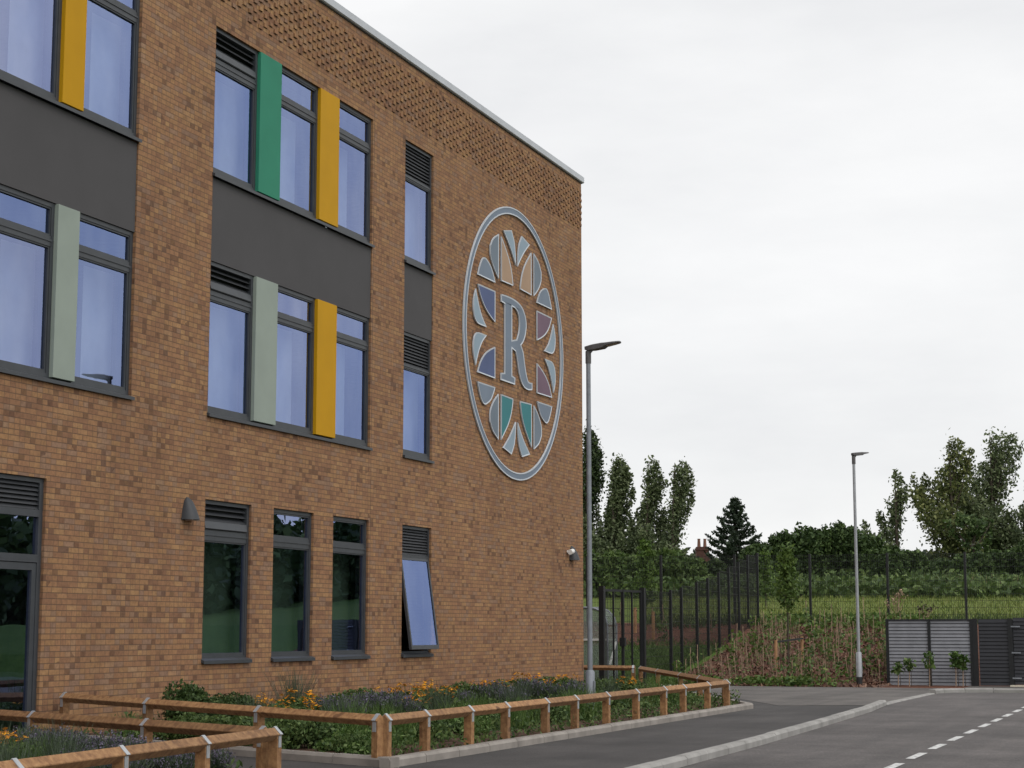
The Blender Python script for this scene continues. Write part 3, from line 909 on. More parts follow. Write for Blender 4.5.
def plaque(name, poly, mat, parent, hole=None, rim=.026, x0=.012, x1=.042, label=None):
    """raised flat tray: pale rim, coloured field"""
    bm = bmesh.new()
    if hole is None:
        vs = [bm.verts.new((x1, a, b)) for a, b in poly]
        f = bm.faces.new(vs); bm.normal_update()
        if f.normal.x < 0: f.normal_flip()
        fs = [f]
    else:
        from mathutils.geometry import tessellate_polygon
        loops = [[Vector((a, b, 0)) for a, b in poly], [Vector((a, b, 0)) for a, b in hole]]
        flat = [p for l in loops for p in l]
        vs = [bm.verts.new((x1, p.x, p.y)) for p in flat]
        fs = []
        for t in tessellate_polygon(loops):
            try: fs.append(bm.faces.new([vs[i] for i in t]))
            except ValueError: pass
        bm.normal_update()
        for f in fs:
            if f.normal.x < 0: f.normal_flip()
    bm.normal_update()
    ext = bmesh.ops.extrude_face_region(bm, geom=list(bm.faces))
    nv = [e for e in ext['geom'] if isinstance(e, bmesh.types.BMVert)]
    nf = [e for e in ext['geom'] if isinstance(e, bmesh.types.BMFace)]
    # the extruded copy becomes the front; old faces are the back
    for v in bm.verts:
        if v not in nv: v.co.x = x0
    for f in bm.faces: f.material_index = 0
    r = bmesh.ops.inset_region(bm, faces=nf, thickness=rim, depth=-0.006, use_even_offset=True)
    for f in nf:
        if f.is_valid: f.material_index = 1
    bmesh.ops.recalc_face_normals(bm, faces=bm.faces)
    me = bpy.data.meshes.new(name); bm.to_mesh(me); bm.free()
    me.materials.append(M['emb_edge']); me.materials.append(mat)
    o = link(name, me, parent)
    if label: o['label'] = label
    return o


em = thing('wall_emblem', 'large round wall emblem with letter R and ring of coloured petals on the brick', 'emblem', (0, EY, EZ))
ro, ri = 2.975, 2.815
rg = MB(); n = 96
for a, b, x0, x1, mi in ((ro, ro - .026, .01, .042, 0), (ri + .026, ri, .01, .042, 0), (ro - .026, ri + .026, .01, .034, 1)):
    vs = []
    for k in range(n):
        t = 2 * math.pi * k / n; c, s = math.cos(t), math.sin(t)
        vs += [(x0, a * c, a * s), (x1, a * c, a * s), (x1, b * c, b * s), (x0, b * c, b * s)]
    rg.add(vs, [(4 * k + j, 4 * ((k + 1) % n) + j, 4 * ((k + 1) % n) + (j + 1) % 4, 4 * k + (j + 1) % 4) for k in range(n) for j in range(3)], mi)
rg.build('ring', [M['emb_edge'], M['e_grey']], em, recalc=True)
Q = {
    'grey': [(2.22, 1.116), (2.11, 1.32), (1.98, 1.49), (1.83, 1.55), (1.65, 1.50), (1.47, 1.40), (1.34, 1.25), (1.25, 1.115)],
    'slate': [(1.06, 2.21), (1.36, 2.06), (1.53, 1.87), (1.53, 1.68), (1.44, 1.53), (1.28, 1.38), (1.06, 1.235)],
    'main': [(.9, 2.19), (.9, 1.22), (.225, 1.235), (.235, 1.34), (.335, 1.6), (.53, 1.86)],
    'tip': [(.795, 2.35), (.315, 2.45), (.15, 2.23), (.08, 1.97), (.058, 1.72), (.22, 1.89), (.45, 2.1)],
    'side': [(2.22, .925), (1.26, .935), (1.26, .26), (1.55, .36), (1.82, .49), (2.05, .68)],
    'outer': [(2.32, .80), (2.425, .59), (2.45, .4), (2.4, .22), (2.29, .12), (2.13, .085), (1.73, .085), (1.97, .26), (2.14, .46), (2.25, .65)],
}
for key, pl in Q.items():
    pl = smooth(pl)
    for sx in (-1, 1):
        for sz in (1, -1):
            mt = {'grey': 'e_grey', 'slate': 'e_slate', 'tip': 'e_pale', 'outer': 'e_pale',
                  'main': 'e_tan' if sz > 0 else 'e_teal', 'side': 'e_blue' if sx < 0 else 'e_mauve'}[key]
            cn = {'e_grey': 'grey-blue', 'e_slate': 'slate grey', 'e_pale': 'pale blue', 'e_tan': 'tan', 'e_teal': 'teal', 'e_blue': 'dark blue', 'e_mauve': 'mauve'}[mt]
            plaque('petal', [(a * sx, b * sz) for a, b in pl], M[mt], em, label=cn + ' petal')
RO = [(-.905, .935), (-.55, .955), (-.1, .945), (.28, .87), (.51, .70), (.585, .495), (.52, .265), (.385, .09), (.255, .0), (.385, -.125), (.46, -.322), (.55, -.54), (.64, -.69), (.73, -.75), (.94, -.745), (.94, -.905), (.71, -.935), (.475, -.914), (.30, -.824), (.165, -.655), (.05, -.38), (-.06, -.19), (-.285, -.147), (-.285, -.74), (-.10, -.765), (-.115, -.92), (-.92, -.92), (-.92, -.765), (-.705, -.735), (-.705, .755), (-.905, .77)]
RH = [(-.285, .77), (-.06, .75), (.10, .65), (.165, .49), (.135, .28), (.02, .095), (-.285, .03)]
plaque('letter', smooth(RO, 4), M['e_grey'], em, hole=smooth(RH, 4), rim=.03, label='serif capital letter R')


# ------------------------------------------------------------------ wall lights
def wall_light(y, z, label):
    t = thing('wall_light', label, 'wall light', (0.002, y, z))
    mb = MB()
    # quarter-dome hood: pointed at the top, widening downwards
    n, m_ = 10, 8
    vs = []
    for j in range(m_ + 1):
        s = j / m_
        zz = .33 * (1 - s); w = .125 * (s ** .5) + .03; d = .19 * (s ** .6) + .014
        for k in range(n + 1):
            a = math.pi * k / n
            vs.append((d * math.sin(a), -w * math.cos(a), zz))
    fs = [(j * (n + 1) + k, (j + 1) * (n + 1) + k, (j + 1) * (n + 1) + k + 1, j * (n + 1) + k + 1) for j in range(m_) for k in range(n)]
    mb.add(vs, fs, 0, True)
    mb.add(vs[m_ * (n + 1):], [tuple(range(n + 1))])
    mb.build('hood', M['louvre'], t, recalc=True)
    MB().prism([(-.13, -.008), (.13, -.008), (.1, .15), (.03, .3), (-.03, .3), (-.1, .15)], 0, .012).build('back_plate', M['louvre'], t)
    MB().box((.03, -.09, -.012), (.15, .09, -.002)).build('diffuser', M['lens'], t)


wall_light(22.68, 3.0, 'dark grey hooded wall light between the door and ground-floor windows')
wall_light(39.48, 3.02, 'dark grey hooded wall light near the far corner of the brick wall')
t = thing('security_sensor', 'small white cylindrical sensor on brick beside the far wall light', 'sensor', (0, 39.2, 3.2))
MB().tube([(.0, 0, 0), (.075, 0, 0)], [.035, .03], 10).build('bracket', M['white'], t)
MB().tube([(.1, -.09, -.01), (.1, .08, .015)], [.06, .06], 12).build('body', M['white'], t)
MB().tube([(.1, .0805, .015), (.1, .085, .0155)], [.04, .04], 12).build('lens', M['lantern'], t)


# ================================================================== STREET LAMPS
def street_lamp(x, y, h, zsh, label, base_dark=False, mat='galv', rz=0.0):
    t = thing('street_lamp', label, 'street lamp', (x, y, ground_z(x, y)), rz)
    b = MB().tube([(0, 0, 0), (0, 0, zsh - .03), (0, 0, zsh)], [.073, .073, .05], 16).build('base_section', M[mat], t)
    MB().box((.066, -.04, .28), (.078, .04, .6)).build('access_door', M[mat], b)
    if base_dark: MB().tube([(0, 0, 0.005), (0, 0, .2)], .076, 16).build('painted_foot', M['rubber'], b)
    MB().tube([(0, 0, zsh), (0, 0, h - .22)], [.042, .037], 14).build('pole', M[mat], t)
    MB().tube([(0, 0, h - .26), (0, 0, h - .06)], [.048, .048], 12).build('sleeve', M['lantern'], t)
    # lantern reaching over the road, tilted up slightly
    L = thing
    hd = MB()
    a = R(6)
    def T(u, w, k):
        u *= .86
        return (u * math.cos(a) - k * math.sin(a), w, h - .01 + u * math.sin(a) + k * math.cos(a))
    secs = [(-.06, .04, -.02, .035), (.02, .07, -.04, .04), (.12, .09, -.045, .045), (.30, .10, -.04, .045), (.36, .10, -.012, .04), (.52, .10, -.002, .035), (.62, .085, 0.006, .03), (.65, .05, .01, .03)]
    vs = []
    for u, w, k0, k1 in secs:
        vs += [T(u, -w, k0), T(u, w, k0), T(u, w, k1 - .015), T(u, w * .7, k1), T(u, -w * .7, k1), T(u, -w, k1 - .015)]
    m_ = 6
    hd.add(vs, [tuple(range(m_))[::-1], tuple(range((len(secs) - 1) * m_, len(secs) * m_))] + [(i * m_ + k, i * m_ + (k + 1) % m_, (i + 1) * m_ + (k + 1) % m_, (i + 1) * m_ + k) for i in range(len(secs) - 1) for k in range(m_)])
    ho = hd.build('lantern', M['lantern'], t, recalc=True)
    MB().add([T(.38, -.085, -.016), T(.38, .085, -.016), T(.6, .075, .0), T(.6, -.075, .0)], [(0, 3, 2, 1)]).build('lens', M['lens'], ho)
    MB().bar((0, 0, h - .08), (.05, 0, h - .02), .07, .07).build('bracket', M['lantern'], t)
    return t


street_lamp(4.54, 27.55, 6.0, .77, 'tall grey street lamp rising from the flower bed by the brick corner')
street_lamp(5.45, 45.72, 5.83, .82, 'far grey street lamp at the foot of the mulched bank', True, 'galv_far', R(62))


# ================================================================== BIRDSMOUTH RAIL FENCES
def rail_fence(label, runs):
    """runs: lists of (x, y, ztop, strapped) posts; the rail lies cornerwise in the notched posts"""
    x0, y0 = runs[0][0][0], runs[0][0][1]
    t = thing('rail_fence', label, 'rail fence', (x0, y0, 0))
    O = Vector((x0, y0, 0))
    for run in runs:
        P = [Vector(p[:3]) - O for p in run]
        d = (P[-1] - P[0]); d.z = 0; d.normalize(); nn = Vector((-d.y, d.x, 0))
        for i, p in enumerate(P):
            w = .092
            zt = p.z - .05
            mb = MB()
            # post with V notch: profile across the rail direction
            pr = [(-w / 2, .0), (w / 2, .0), (w / 2, zt), (0.0, zt - .06), (-w / 2, zt)]
            off = d * (0.048 if i == 0 else (-0.048 if i == len(P) - 1 else 0))
            vs = []
            for s in (-1, 1):
                for a, z in pr: vs.append(Vector((p.x, p.y, 0)) + off + nn * a + d * (w / 2 * s) + Vector((0, 0, z)))
            mb.add(vs, [(0, 1, 2, 3, 4), (9, 8, 7, 6, 5)] + [(k, 5 + k, 5 + (k + 1) % 5, (k + 1) % 5) for k in range(5)])
            po = mb.build('post', M['timber'], t, recalc=True)
            sb = MB(); sw = .055
            c = Vector((p.x, p.y, 0)) + off
            path = [(-w / 2 - .004, zt - .13), (-w / 2 - .004, zt - .01), (-.068, p.z - .064), (0, p.z + .005), (.068, p.z - .064), (w / 2 + .004, zt - .01), (w / 2 + .004, zt - .13)]
            for (a, za), (b, zb) in zip(path[:-1], path[1:]):
                A, B = c + nn * a + Vector((0, 0, za)), c + nn * b + Vector((0, 0, zb))
                dd = (B - A).normalized(); up = dd.cross(d).normalized() * .0025
                vs = [A - d * sw / 2 - up, A + d * sw / 2 - up, B + d * sw / 2 - up, B - d * sw / 2 - up, A - d * sw / 2 + up, A + d * sw / 2 + up, B + d * sw / 2 + up, B - d * sw / 2 + up]
                sb.add(vs, [(3, 2, 1, 0), (4, 5, 6, 7), (0, 1, 5, 4), (1, 2, 6, 5), (2, 3, 7, 6), (3, 0, 4, 7)])
            sb.build('strap', M['strap'], po, recalc=True)
        i = 0
        while i < len(P) - 1:
            j = min(i + 2, len(P) - 1)
            for a_, b_ in ((i, j),):
                A, B = P[a_].copy(), P[b_].copy()
                A.z -= .064; B.z -= .064
                dv = (B - A).normalized() * .003
                mid = (A + B) / 2 + Vector((0, 0, rnd.uniform(-.006, .004)))
                rb = MB(); rb.bar(A + dv, B - dv, .09, .09, roll=math.pi / 4)
                rb.build('rail', M['timber'], t, bevel=.006)
            i = j
    return t


def lerp_run(a, b, ys):
    return [tuple(a[k] + (b[k] - a[k]) * s for k in range(3)) for s in ys]


A, B = (5.82, 17.2, .535), (5.80, 31.35, .535)
fr_y = [17.2, 18.25, 19.5, 20.65, 22.05, 23.2, 24.55, 25.95, 27.4, 28.5, 30.0, 31.35]
front = lerp_run(A, B, [(y - 17.2) / (31.35 - 17.2) for y in fr_y])
side = lerp_run((5.80, 17.17, .535), (.12, 19.62, .615), [0, .335, .69, 1])
back = lerp_run((5.72, 31.5, .535), (.85, 42.05, .55), [0, .24, .45, .74, 1])
tail = lerp_run((.7, 42.1, .56), (-1.2, 41.75, .575), [0, 1])
rail_fence('low timber rail fence with metal straps round the long flower bed', [front, side, back, tail])
f2 = lerp_run((5.98, 14.62, .535), (6.62, 6.0, .53), [0, .17, .327, .495, .72, 1])
s2 = lerp_run((5.88, 14.6, .535), (.28, 17.5, .515), [0, .34, .73, 1])
rail_fence('low timber rail fence round the near flower bed left of the path', [f2, s2])


# ================================================================== MESH FENCES AND GATE
def mesh_panel(mb, a, b, za, zb, h, pitch=.055, rows=.2, r=.0035, up=.06):
    a, b = Vector((*a, 0)), Vector((*b, 0)); L = (b - a).length; n = int(L / pitch)
    for i in range(1, n):
        s = i / n; p = a.lerp(b, s); z = za + (zb - za) * s
        mb.bar((p.x, p.y, z + up), (p.x, p.y, z + h), r * 2, r * 2)
    k = int((h - up) / rows)
    for i in range(k + 1):
        zz = up + (h - up) * i / k
        mb.bar((a.x, a.y, za + zz), (b.x, b.y, zb + zz), r * 2.4, r * 2.6)


def mesh_fence(label, pts, h, pr=.06):
    """pts: (x, y, base z)"""
    o0 = pts[0]
    t = thing('mesh_fence', label, 'mesh fence', o0)
    L = [Vector(p) - Vector(o0) for p in pts]
    for p in L:
        MB().box((p.x - pr / 2, p.y - pr / 2, p.z - .3), (p.x + pr / 2, p.y + pr / 2, p.z + h + .05)).build('post', M['black'], t)
    for p, q in zip(L[:-1], L[1:]):
        mb = MB(); z = (p.z + q.z) / 2
        mesh_panel(mb, (p.x, p.y), (q.x, q.y), z, z, h)
        mb.build('mesh_panel', M['black'], t)


fy = [(45.05, 0.0), (47.5, .05), (48.55, .14), (50.15, .32), (51.35, .48), (52.6, .67), (53.8, .86), (55.0, 1.06), (56.2, 1.34), (57.5, 1.45)]
mesh_fence('black mesh fence stepping up the bank away from the gate', [(0.02, y, z) for y, z in fy], 2.4, .075)
far = [(-8.1, 56.5), (-5.6, 56.85), (-3.15, 57.2), (-0.75, 57.55), (1.65, 57.95), (4.12, 58.1), (6.52, 58.35), (8.85, 58.65), (11.3, 58.9)]
mesh_fence('long black mesh fence along the top of the bank', [(x, y, 1.42) for x, y in far], 2.4, .07)

g0, g1 = Vector((-.36, 42.75, 0)), Vector((0.0, 45.0, 0))
gt = thing('mesh_gate', 'black double mesh gate beside the corner of the brick building', 'gate', g0)
d = (g1 - g0)
for s, w in ((0, .13), (1, .13)):
    p = d * s
    MB().box((p.x - w / 2, p.y - w / 2, 0), (p.x + w / 2, p.y + w / 2, 2.5)).build('gate_post', M['black'], gt)
for s0, s1 in ((.05, .495), (.505, .95)):
    lf = MB(); a, b = d * s0, d * s1
    for p in (a, b): lf.bar((p.x, p.y, .08), (p.x, p.y, 2.42), .06, .06)
    m_ = a.lerp(b, .5); lf.bar((m_.x, m_.y, .08), (m_.x, m_.y, 2.42), .045, .045)
    for z in (.1, 2.4): lf.bar((a.x, a.y, z), (b.x, b.y, z), .05, .06)
    mesh_panel(lf, (a.x, a.y), (b.x, b.y), 0, 0, 2.38, .055, .2)
    lo = lf.build('gate_leaf', M['black'], gt)
lk = d * .5
MB().box((lk.x - .06, lk.y - .07, 1.0), (lk.x + .07, lk.y + .07, 1.22)).build('lock_box', M['black'], gt)
MB().box((g1.x + .05 - .1, 44.2, .0), (1.5, 45.0, .02)).build('paving_slab', M['lime']).name = 'threshold_slab'
tag(bpy.data.objects['threshold_slab'], 'pale stone slab on the ground behind the rail by the gate', 'slab')

# clear-sided shelter beyond the gate
sh = thing('cycle_shelter', 'clear panelled shelter with white rail behind the gate', 'shelter', (-1.82, 45.4, 0))
for (yy, nm) in ((0, 0), (.75, 1)):
    pr = [(-1.3, 0.1), (.72, .1), (.72, 1.55), (.66, 1.75), (.5, 1.92), (.28, 2.0), (-1.3, 2.0)]
    MB().add([(a, yy, b) for a, b in pr], [tuple(range(len(pr)))]).build('end_panel', M['poly'], sh)
    fm = MB()
    pts = [(.72, yy, 0), (.72, yy, 1.55), (.66, yy, 1.75), (.5, yy, 1.92), (.28, yy, 2.0), (-1.3, yy, 2.0)]
    fm.tube(pts, .028, 8)
    fm.build('frame_hoop', M['galv'], sh)
    MB().bar((-1.3, yy - .02, 1.16), (.7, yy - .02, 1.16), .03, .05).build('white_rail', M['white'], sh)
MB().add([(.72, 0, .1), (.72, .75, .1), (.72, .75, 1.5), (.72, 0, 1.5)], [(0, 1, 2, 3)]).build('side_panel', M['poly'], sh)
MB().bar((.74, .12, .5), (.74, .66, 1.1), .04, .05).build('brace', M['white'], sh)
rf = MB().add([(.72, 0, 1.55), (.66, 0, 1.75), (.5, 0, 1.92), (.28, 0, 2.0), (-1.3, 0, 2.02), (.72, .75, 1.55), (.66, .75, 1.75), (.5, .75, 1.92), (.28, .75, 2.0), (-1.3, .75, 2.02)],
              [(i, i + 1, i + 6, i + 5) for i in range(4)]).build('curved_roof', M['poly'], sh)

# ------------------------------------------------------------------ slatted enclosure on the right
YF = 46.9
en = thing('slat_fence', 'grey horizontal slat screen with black posts beside the mulched bank', 'fence', (5.98, YF, 0))
for x in (0, 1.06, 2.11):
    MB().box((x - .035, -.05, 0), (x + .035, .03, 1.69)).build('post', M['black'], en)
def slats(x0, x1, z0, z1, st, nm, mat, parent, y=0):
    mb = MB(); z = z0
    while z < z1 - .02:
        h = st * .80
        mb.add([(x0, y - .022, z), (x1, y - .022, z), (x1, y - .006, z + h), (x0, y - .006, z + h), (x0, y + .015, z), (x1, y + .015, z), (x1, y + .015, z + h), (x0, y + .015, z + h)],
               [(0, 1, 2, 3), (3, 2, 6, 7), (1, 0, 4, 5), (5, 4, 7, 6), (0, 3, 7, 4), (2, 1, 5, 6)])
        mb.box((x0, y + .017, z), (x1, y + .025, z + st), 1)  # dark backing sheet standing in for shade in the slat gaps
        z += st
    return mb.build(nm, [mat, M['slatdk']], parent)
slats(.037, 1.023, .02, 1.66, .0868, 'slat_panel', M['slat'], en)
slats(1.097, 2.073, .02, 1.66, .0868, 'slat_panel', M['slat'], en)
MB().box((-.04, -.055, 1.662), (2.15, .035, 1.685)).build('top_rail', M['slatdk'], en)
sd = MB()
for i in range(18): sd.box((-.02, .06, .02 + i * .092), (.01, 3.2, .02 + i * .092 + .074))
sd.build('side_panel', M['slat'], en)
eg = thing('slat_gate', 'dark horizontal slat gates right of the grey screen', 'gate', (8.17, YF, 0))
for x in (-.042, .82, 2.6): MB().box((x, -.06, 0), (x + .115, .04, 1.70)).build('gate_post', M['black'], eg)
slats(.1, .82, .03, 1.66, .092, 'slat_leaf', M['slatdk'], eg)
MB().box((.83, .0, .05), (.96, .02, 1.66)).build('slam_plate', M['black'], eg)
g2 = slats(.95, 2.55, .06, 1.66, .092, 'slat_leaf', M['slatdk'], eg)
for z in (.2, .83, 1.48):
    MB().box((.9, -.075, z), (1.12, -.04, z + .035)).build('hinge', M['galv'], g2)
MB().box((.86, -.35, 0.013), (2.7, -.1, .05)).build('sill', M['lime'], eg)


# ================================================================== VEGETATION
def tree_obj(name, label, loc, leaves, wood, mat, cat='tree', group=None, crown='crown', trunk='trunk', wmat=None):
    t = thing(name, label, cat, loc, 0, group)
    if wood: wood.build(trunk, wmat or M['bark'], t)
    quads_mesh(crown, leaves, mat, t)
    return t


def poplar(label, px, D, ytop, wid, mat, nb=44, lean=0.0, dens=230, leaf=.13, low=.06, fill=1.0, angs=(20, 33), blunt=1.25, sig=.27, ex=1.1, tb=1.15):
    """upswept plume-like branches, each thinning to a point, with sky between the outer plumes"""
    x, y = spot(px, D); gz = ground_z(x, y)
    h = 1.4 + (630.5 - ytop) * D / FPX - gz
    wr = wid * D / FPX / 2
    k0 = h / 11
    wood = MB(); pts = []
    bend = lambda z: RT * (lean * .032 * h * (z / h) ** 1.7)
    tp = [Vector((0, 0, h * q)) + bend(h * q) for q in (0, .25, .5, .75, .97)]
    wood.tube([tuple(p) for p in tp], [h * .018, h * .014, h * .010, h * .005, .02], 7)
    prof = lambda t: max(.05, math.sin(math.pi * min(1, (t * .78 + .22)) ** blunt)) ** ex
    for k in range(nb):
        outer = k < nb * .68
        zt = h * (low + .12 + (.985 - low - .12) * ((k * .618034) % 1.0) ** tb)
        rt = wr * prof(zt / h) * (rnd.uniform(.8, 1.2) if outer else rnd.uniform(.1, .55))
        az = k * 2.39996 + rnd.uniform(-.5, .5)
        ang = R(rnd.uniform(*angs))
        z0 = max(h * low * .5, zt - rt / math.tan(ang) - rnd.uniform(.6, 1.5) * k0)
        d = Vector((math.cos(az), math.sin(az), 0))
        P = []
        for i in range(7):
            q = i / 6; z = z0 + (zt - z0) * q
            P.append(Vector((0, 0, z)) + bend(z) + d * (rt * (q ** .85)) + RT * (lean * .7 * k0 * q ** 3))
        wood.tube([tuple(p) for p in P], [.045, .036, .028, .02, .014, .009, .004], 4, cap=False)
        P = np.array([tuple(p) for p in P])
        L = float(np.linalg.norm(P[-1] - P[0]))
        m = int(.92 * dens * L / 3.2 * rnd.uniform(.75, 1.2) * fill)
        q = nr.beta(1.5, 1.15, m) * 6; ii = np.minimum(q.astype(int), 5); fr = (q - ii)[:, None]
        c = P[ii] * (1 - fr) + P[ii + 1] * fr
        sg = (.05 + sig * np.sqrt(np.clip(1 - q / 6, 0, 1)) * np.clip(q / 1.2, .35, 1))[:, None] * k0
        pts.append(c + nr.normal(size=(m, 3)) * sg * np.array([1, 1, 1.2]))
    pts = np.concatenate(pts)
    V = leaf_quads(pts, leaf, 1.8, .3)
    return tree_obj('poplar_tree', label, (x, y, gz - .1), V, wood, mat)


poplar('dark poplar half hidden behind the brick corner', 586, 121, 425, 62, M['lf_dark'], 80, .2, 330)
poplar('dense dark poplar, second from the brick corner', 612, 119, 454, 78, M['lf_poplar'], 84, .5, 290)
poplar('slim poplar left of the wind-swept one', 646, 118, 456, 62, M['lf_poplar'], 62, .6, 210)
poplar('wind-swept open poplar nearest the chimney', 671, 117, 458, 72, M['lf_poplar'], 68, 1.0, 200)
poplar('slender lone poplar right of the far street lamp', 896, 112, 465, 62, M['lf_poplar'], 50, -.1, 135)


def broad_tree(label, px, D, ytop, wid, mat, seed, trunks=1, clear=.28, n_limb=13, leaf=.16, name='broadleaf_tree', dens=62, lowest=None, mat2=None):
    r = random.Random(seed)
    x, y = spot(px, D); gz = ground_z(x, y)
    h = 1.4 + (630.5 - ytop) * D / FPX - gz
    wr = wid * D / FPX / 2
    wood = MB(); pts = []
    for tnk in range(trunks):
        off = RT * ((tnk - (trunks - 1) / 2) * wr * .55)
        tp = [off * .45, off * .6 + Vector((0, 0, h * .3)), off * .85 + RT * r.uniform(-.2, .2) + Vector((0, 0, h * .62)), off + Vector((0, 0, h * .93))]
        wood.tube([tuple(p) for p in tp], [h * .021, h * .016, h * .010, .03], 7)
        for k in range(n_limb):
            s0 = clear + (.90 - clear) * (k + r.random()) / n_limb
            seg = s0 * 3 / .93
            i = min(int(seg), 2); o = tp[i].lerp(tp[i + 1], min(seg - i, 1)); o.z = h * s0 * .98
            az = k * 2.4 + r.uniform(-.5, .5)
            env = wr * min(1.0, .62 + 1.2 * (s0 - clear)) * max(.1, (1 - ((s0 - .55) / .52) ** 2 if s0 > .55 else 1)) ** .6
            out = env * r.uniform(.6, 1.05) / (1 if trunks == 1 else 1.25)
            d = Vector((math.cos(az), math.sin(az), 0)); up = r.uniform(.35, .85) * out + .3 + h * .05
            if s0 < clear + .12: up *= .3
            tip = o + d * out + Vector((0, 0, min(up, h - o.z)))
            mid = o.lerp(tip, .5) + Vector((0, 0, -.12 * out))
            wood.tube([tuple(o), tuple(mid), tuple(tip)], [.085, .055, .02], 5, cap=False)
            nsub = 7
            for q in range(nsub):
                t = .35 + .7 * q / nsub
                c0 = (mid.lerp(tip, (t - .5) * 2) if t > .5 else o.lerp(mid, t * 2))
                c = c0 + Vector((r.gauss(0, .5), r.gauss(0, .5), r.gauss(.2, .5))) * (.45 + wr * .2)
                wood.tube([tuple(c0), tuple(c)], [.02, .008], 3, cap=False)
                m = int(dens * r.uniform(.5, 1.2))
                rad = r.uniform(.2, .46) * (h / 11)
                pts.append(np.array(c) + nr.normal(size=(m, 3)) * rad * np.array([.85, .85, 1.05]))
    pts = np.concatenate(pts)
    pts = pts[pts[:, 2] > h * (clear - .1)]
    V = leaf_quads(pts, leaf, 1.5, .3)
    return tree_obj(name, label, (x, y, gz - .1), V, wood, mat)


poplar('tall broad poplar with yellowing top, left of the right-hand pair', 952, 112, 434, 74, M['lf_poplar2'], 58, -.2, 165, low=.16, angs=(26, 50), blunt=2.1, sig=.38, ex=.55, tb=.85)
poplar('tallest broad poplar at the right of the picture', 992, 115, 427, 88, M['lf_poplar'], 74, .1, 165, low=.20, angs=(24, 46), blunt=2.4, sig=.38, ex=.55, tb=.85)
poplar('tall tree cut by the right edge of the picture', 1030, 112, 470, 70, M['lf_poplar'], 40, .3, 165, low=.16, angs=(28, 50), blunt=1.6, sig=.36, ex=.7, tb=.9)
broad_tree('small airy tree under the tall poplars at the right', 972, 108, 520, 36, M['lf_bush'], 9, 1, .3, 8, dens=34)


def conifer(label, px, D, ytop, wid):
    x, y = spot(px, D); gz = ground_z(x, y)
    h = 1.4 + (630.5 - ytop) * D / FPX - gz
    wr = wid * D / FPX / 2
    wood = MB(); V = []
    wood.tube([(0, 0, 0), (0, 0, h * .5), (0, 0, h)], [.2, .12, .015], 7)
    z = h * .12
    pts, dirs = [], []
    while z < h * .985:
        s = z / h
        L0 = wr * (1 - s) ** .9 * 1.28
        nb = 5 + int(2 * (1 - s)); a0 = rnd.random() * 6.28
        for k in range(nb):
            az = a0 + 6.283 * k / nb + rnd.uniform(-.25, .25)
            L = L0 * rnd.uniform(.65, 1.12) + .08
            d = Vector((math.cos(az), math.sin(az), 0))
            P = [Vector((0, 0, z)) + d * (L * q) + Vector((0, 0, L * (-.10 * math.sin(q * 2.4) + .26 * q ** 2.4 + .1 * q))) for q in (0, .25, .5, .75, 1)]
            wood.tube([tuple(p) for p in P], [.03, .025, .018, .012, .006], 4, cap=False)
            m = int(95 * L) + 10
            t = nr.rand(m) ** .8 * 4
            i = np.minimum(t.astype(int), 3); fr = (t - i)[:, None]
            PA = np.array([tuple(p) for p in P])
            c = PA[i] * (1 - fr) + PA[i + 1] * fr
            sd = np.array([-d.y, d.x, 0]); w = (nr.rand(m) - .5) * .6 * (1 - t / 4.6)
            c = c + sd * w[:, None] + nr.normal(size=(m, 3)) * .05 + np.array([0, 0, -.06])
            pts.append(c)
        z += .62 * (1.15 - .6 * s) * (h / 9)
    pts = np.concatenate(pts)
    V = leaf_quads(pts, .10, 2.3, -.1)
    return tree_obj('conifer_tree', label, (x, y, gz), V, wood, M['lf_conifer'])


conifer('dark pointed conifer right of the brick chimney', 735, 112, 497, 86)


def bush_pts(rx, ry, h, n, lobes=9, seed=0, up=.55):
    r = random.Random(seed)
    out = []
    for k in range(lobes):
        a = r.uniform(0, 6.283); q = r.random() ** .5 * .62
        c = np.array([math.cos(a) * rx * q, math.sin(a) * ry * q, h * r.uniform(.28, .72)])
        s = r.uniform(.30, .52) * (1 if lobes < 20 else .72)
        m = n // lobes
        d = nr.normal(size=(m, 3)); d /= np.linalg.norm(d, axis=1)[:, None]
        rad = 1 - .55 * nr.rand(m) ** 1.8 + nr.normal(size=m) * .07
        p = c + d * np.array([rx * s, ry * s, h * s * .78]) * rad[:, None]
        out.append(p)
    p = np.concatenate(out)
    p[:, 2] = np.abs(p[:, 2])
    p[:, 2] *= h / np.percentile(p[:, 2], 99.3)
    return p


def bush(label, px, D, ytop, wid, mat, leaf=.28, n=4200, name='bush', seed=0, group=None, zb=-.1, feather=False, cat='bush'):
    x, y = spot(px, D); gz = ground_z(x, y)
    h = 1.4 + (630.5 - ytop) * D / FPX - gz
    rx = wid * D / FPX / 2
    p = bush_pts(rx, rx * .9, h, n, 34, seed)
    wood = MB()
    for k in range(7):
        a = k * .9 + seed
        wood.tube([(0, 0, 0), (math.cos(a) * rx * .25, math.sin(a) * rx * .25, h * .35), (math.cos(a) * rx * .5, math.sin(a) * rx * .5, h * .7)], [.06, .04, .015], 5, cap=False)
    V = leaf_quads(p, leaf * .75, 2.4, .35) if feather else leaf_quads(p, leaf, 1.5, .2)
    return tree_obj(name, label, (x, y, gz + zb), V, wood, mat, cat, group, 'foliage', 'stem')


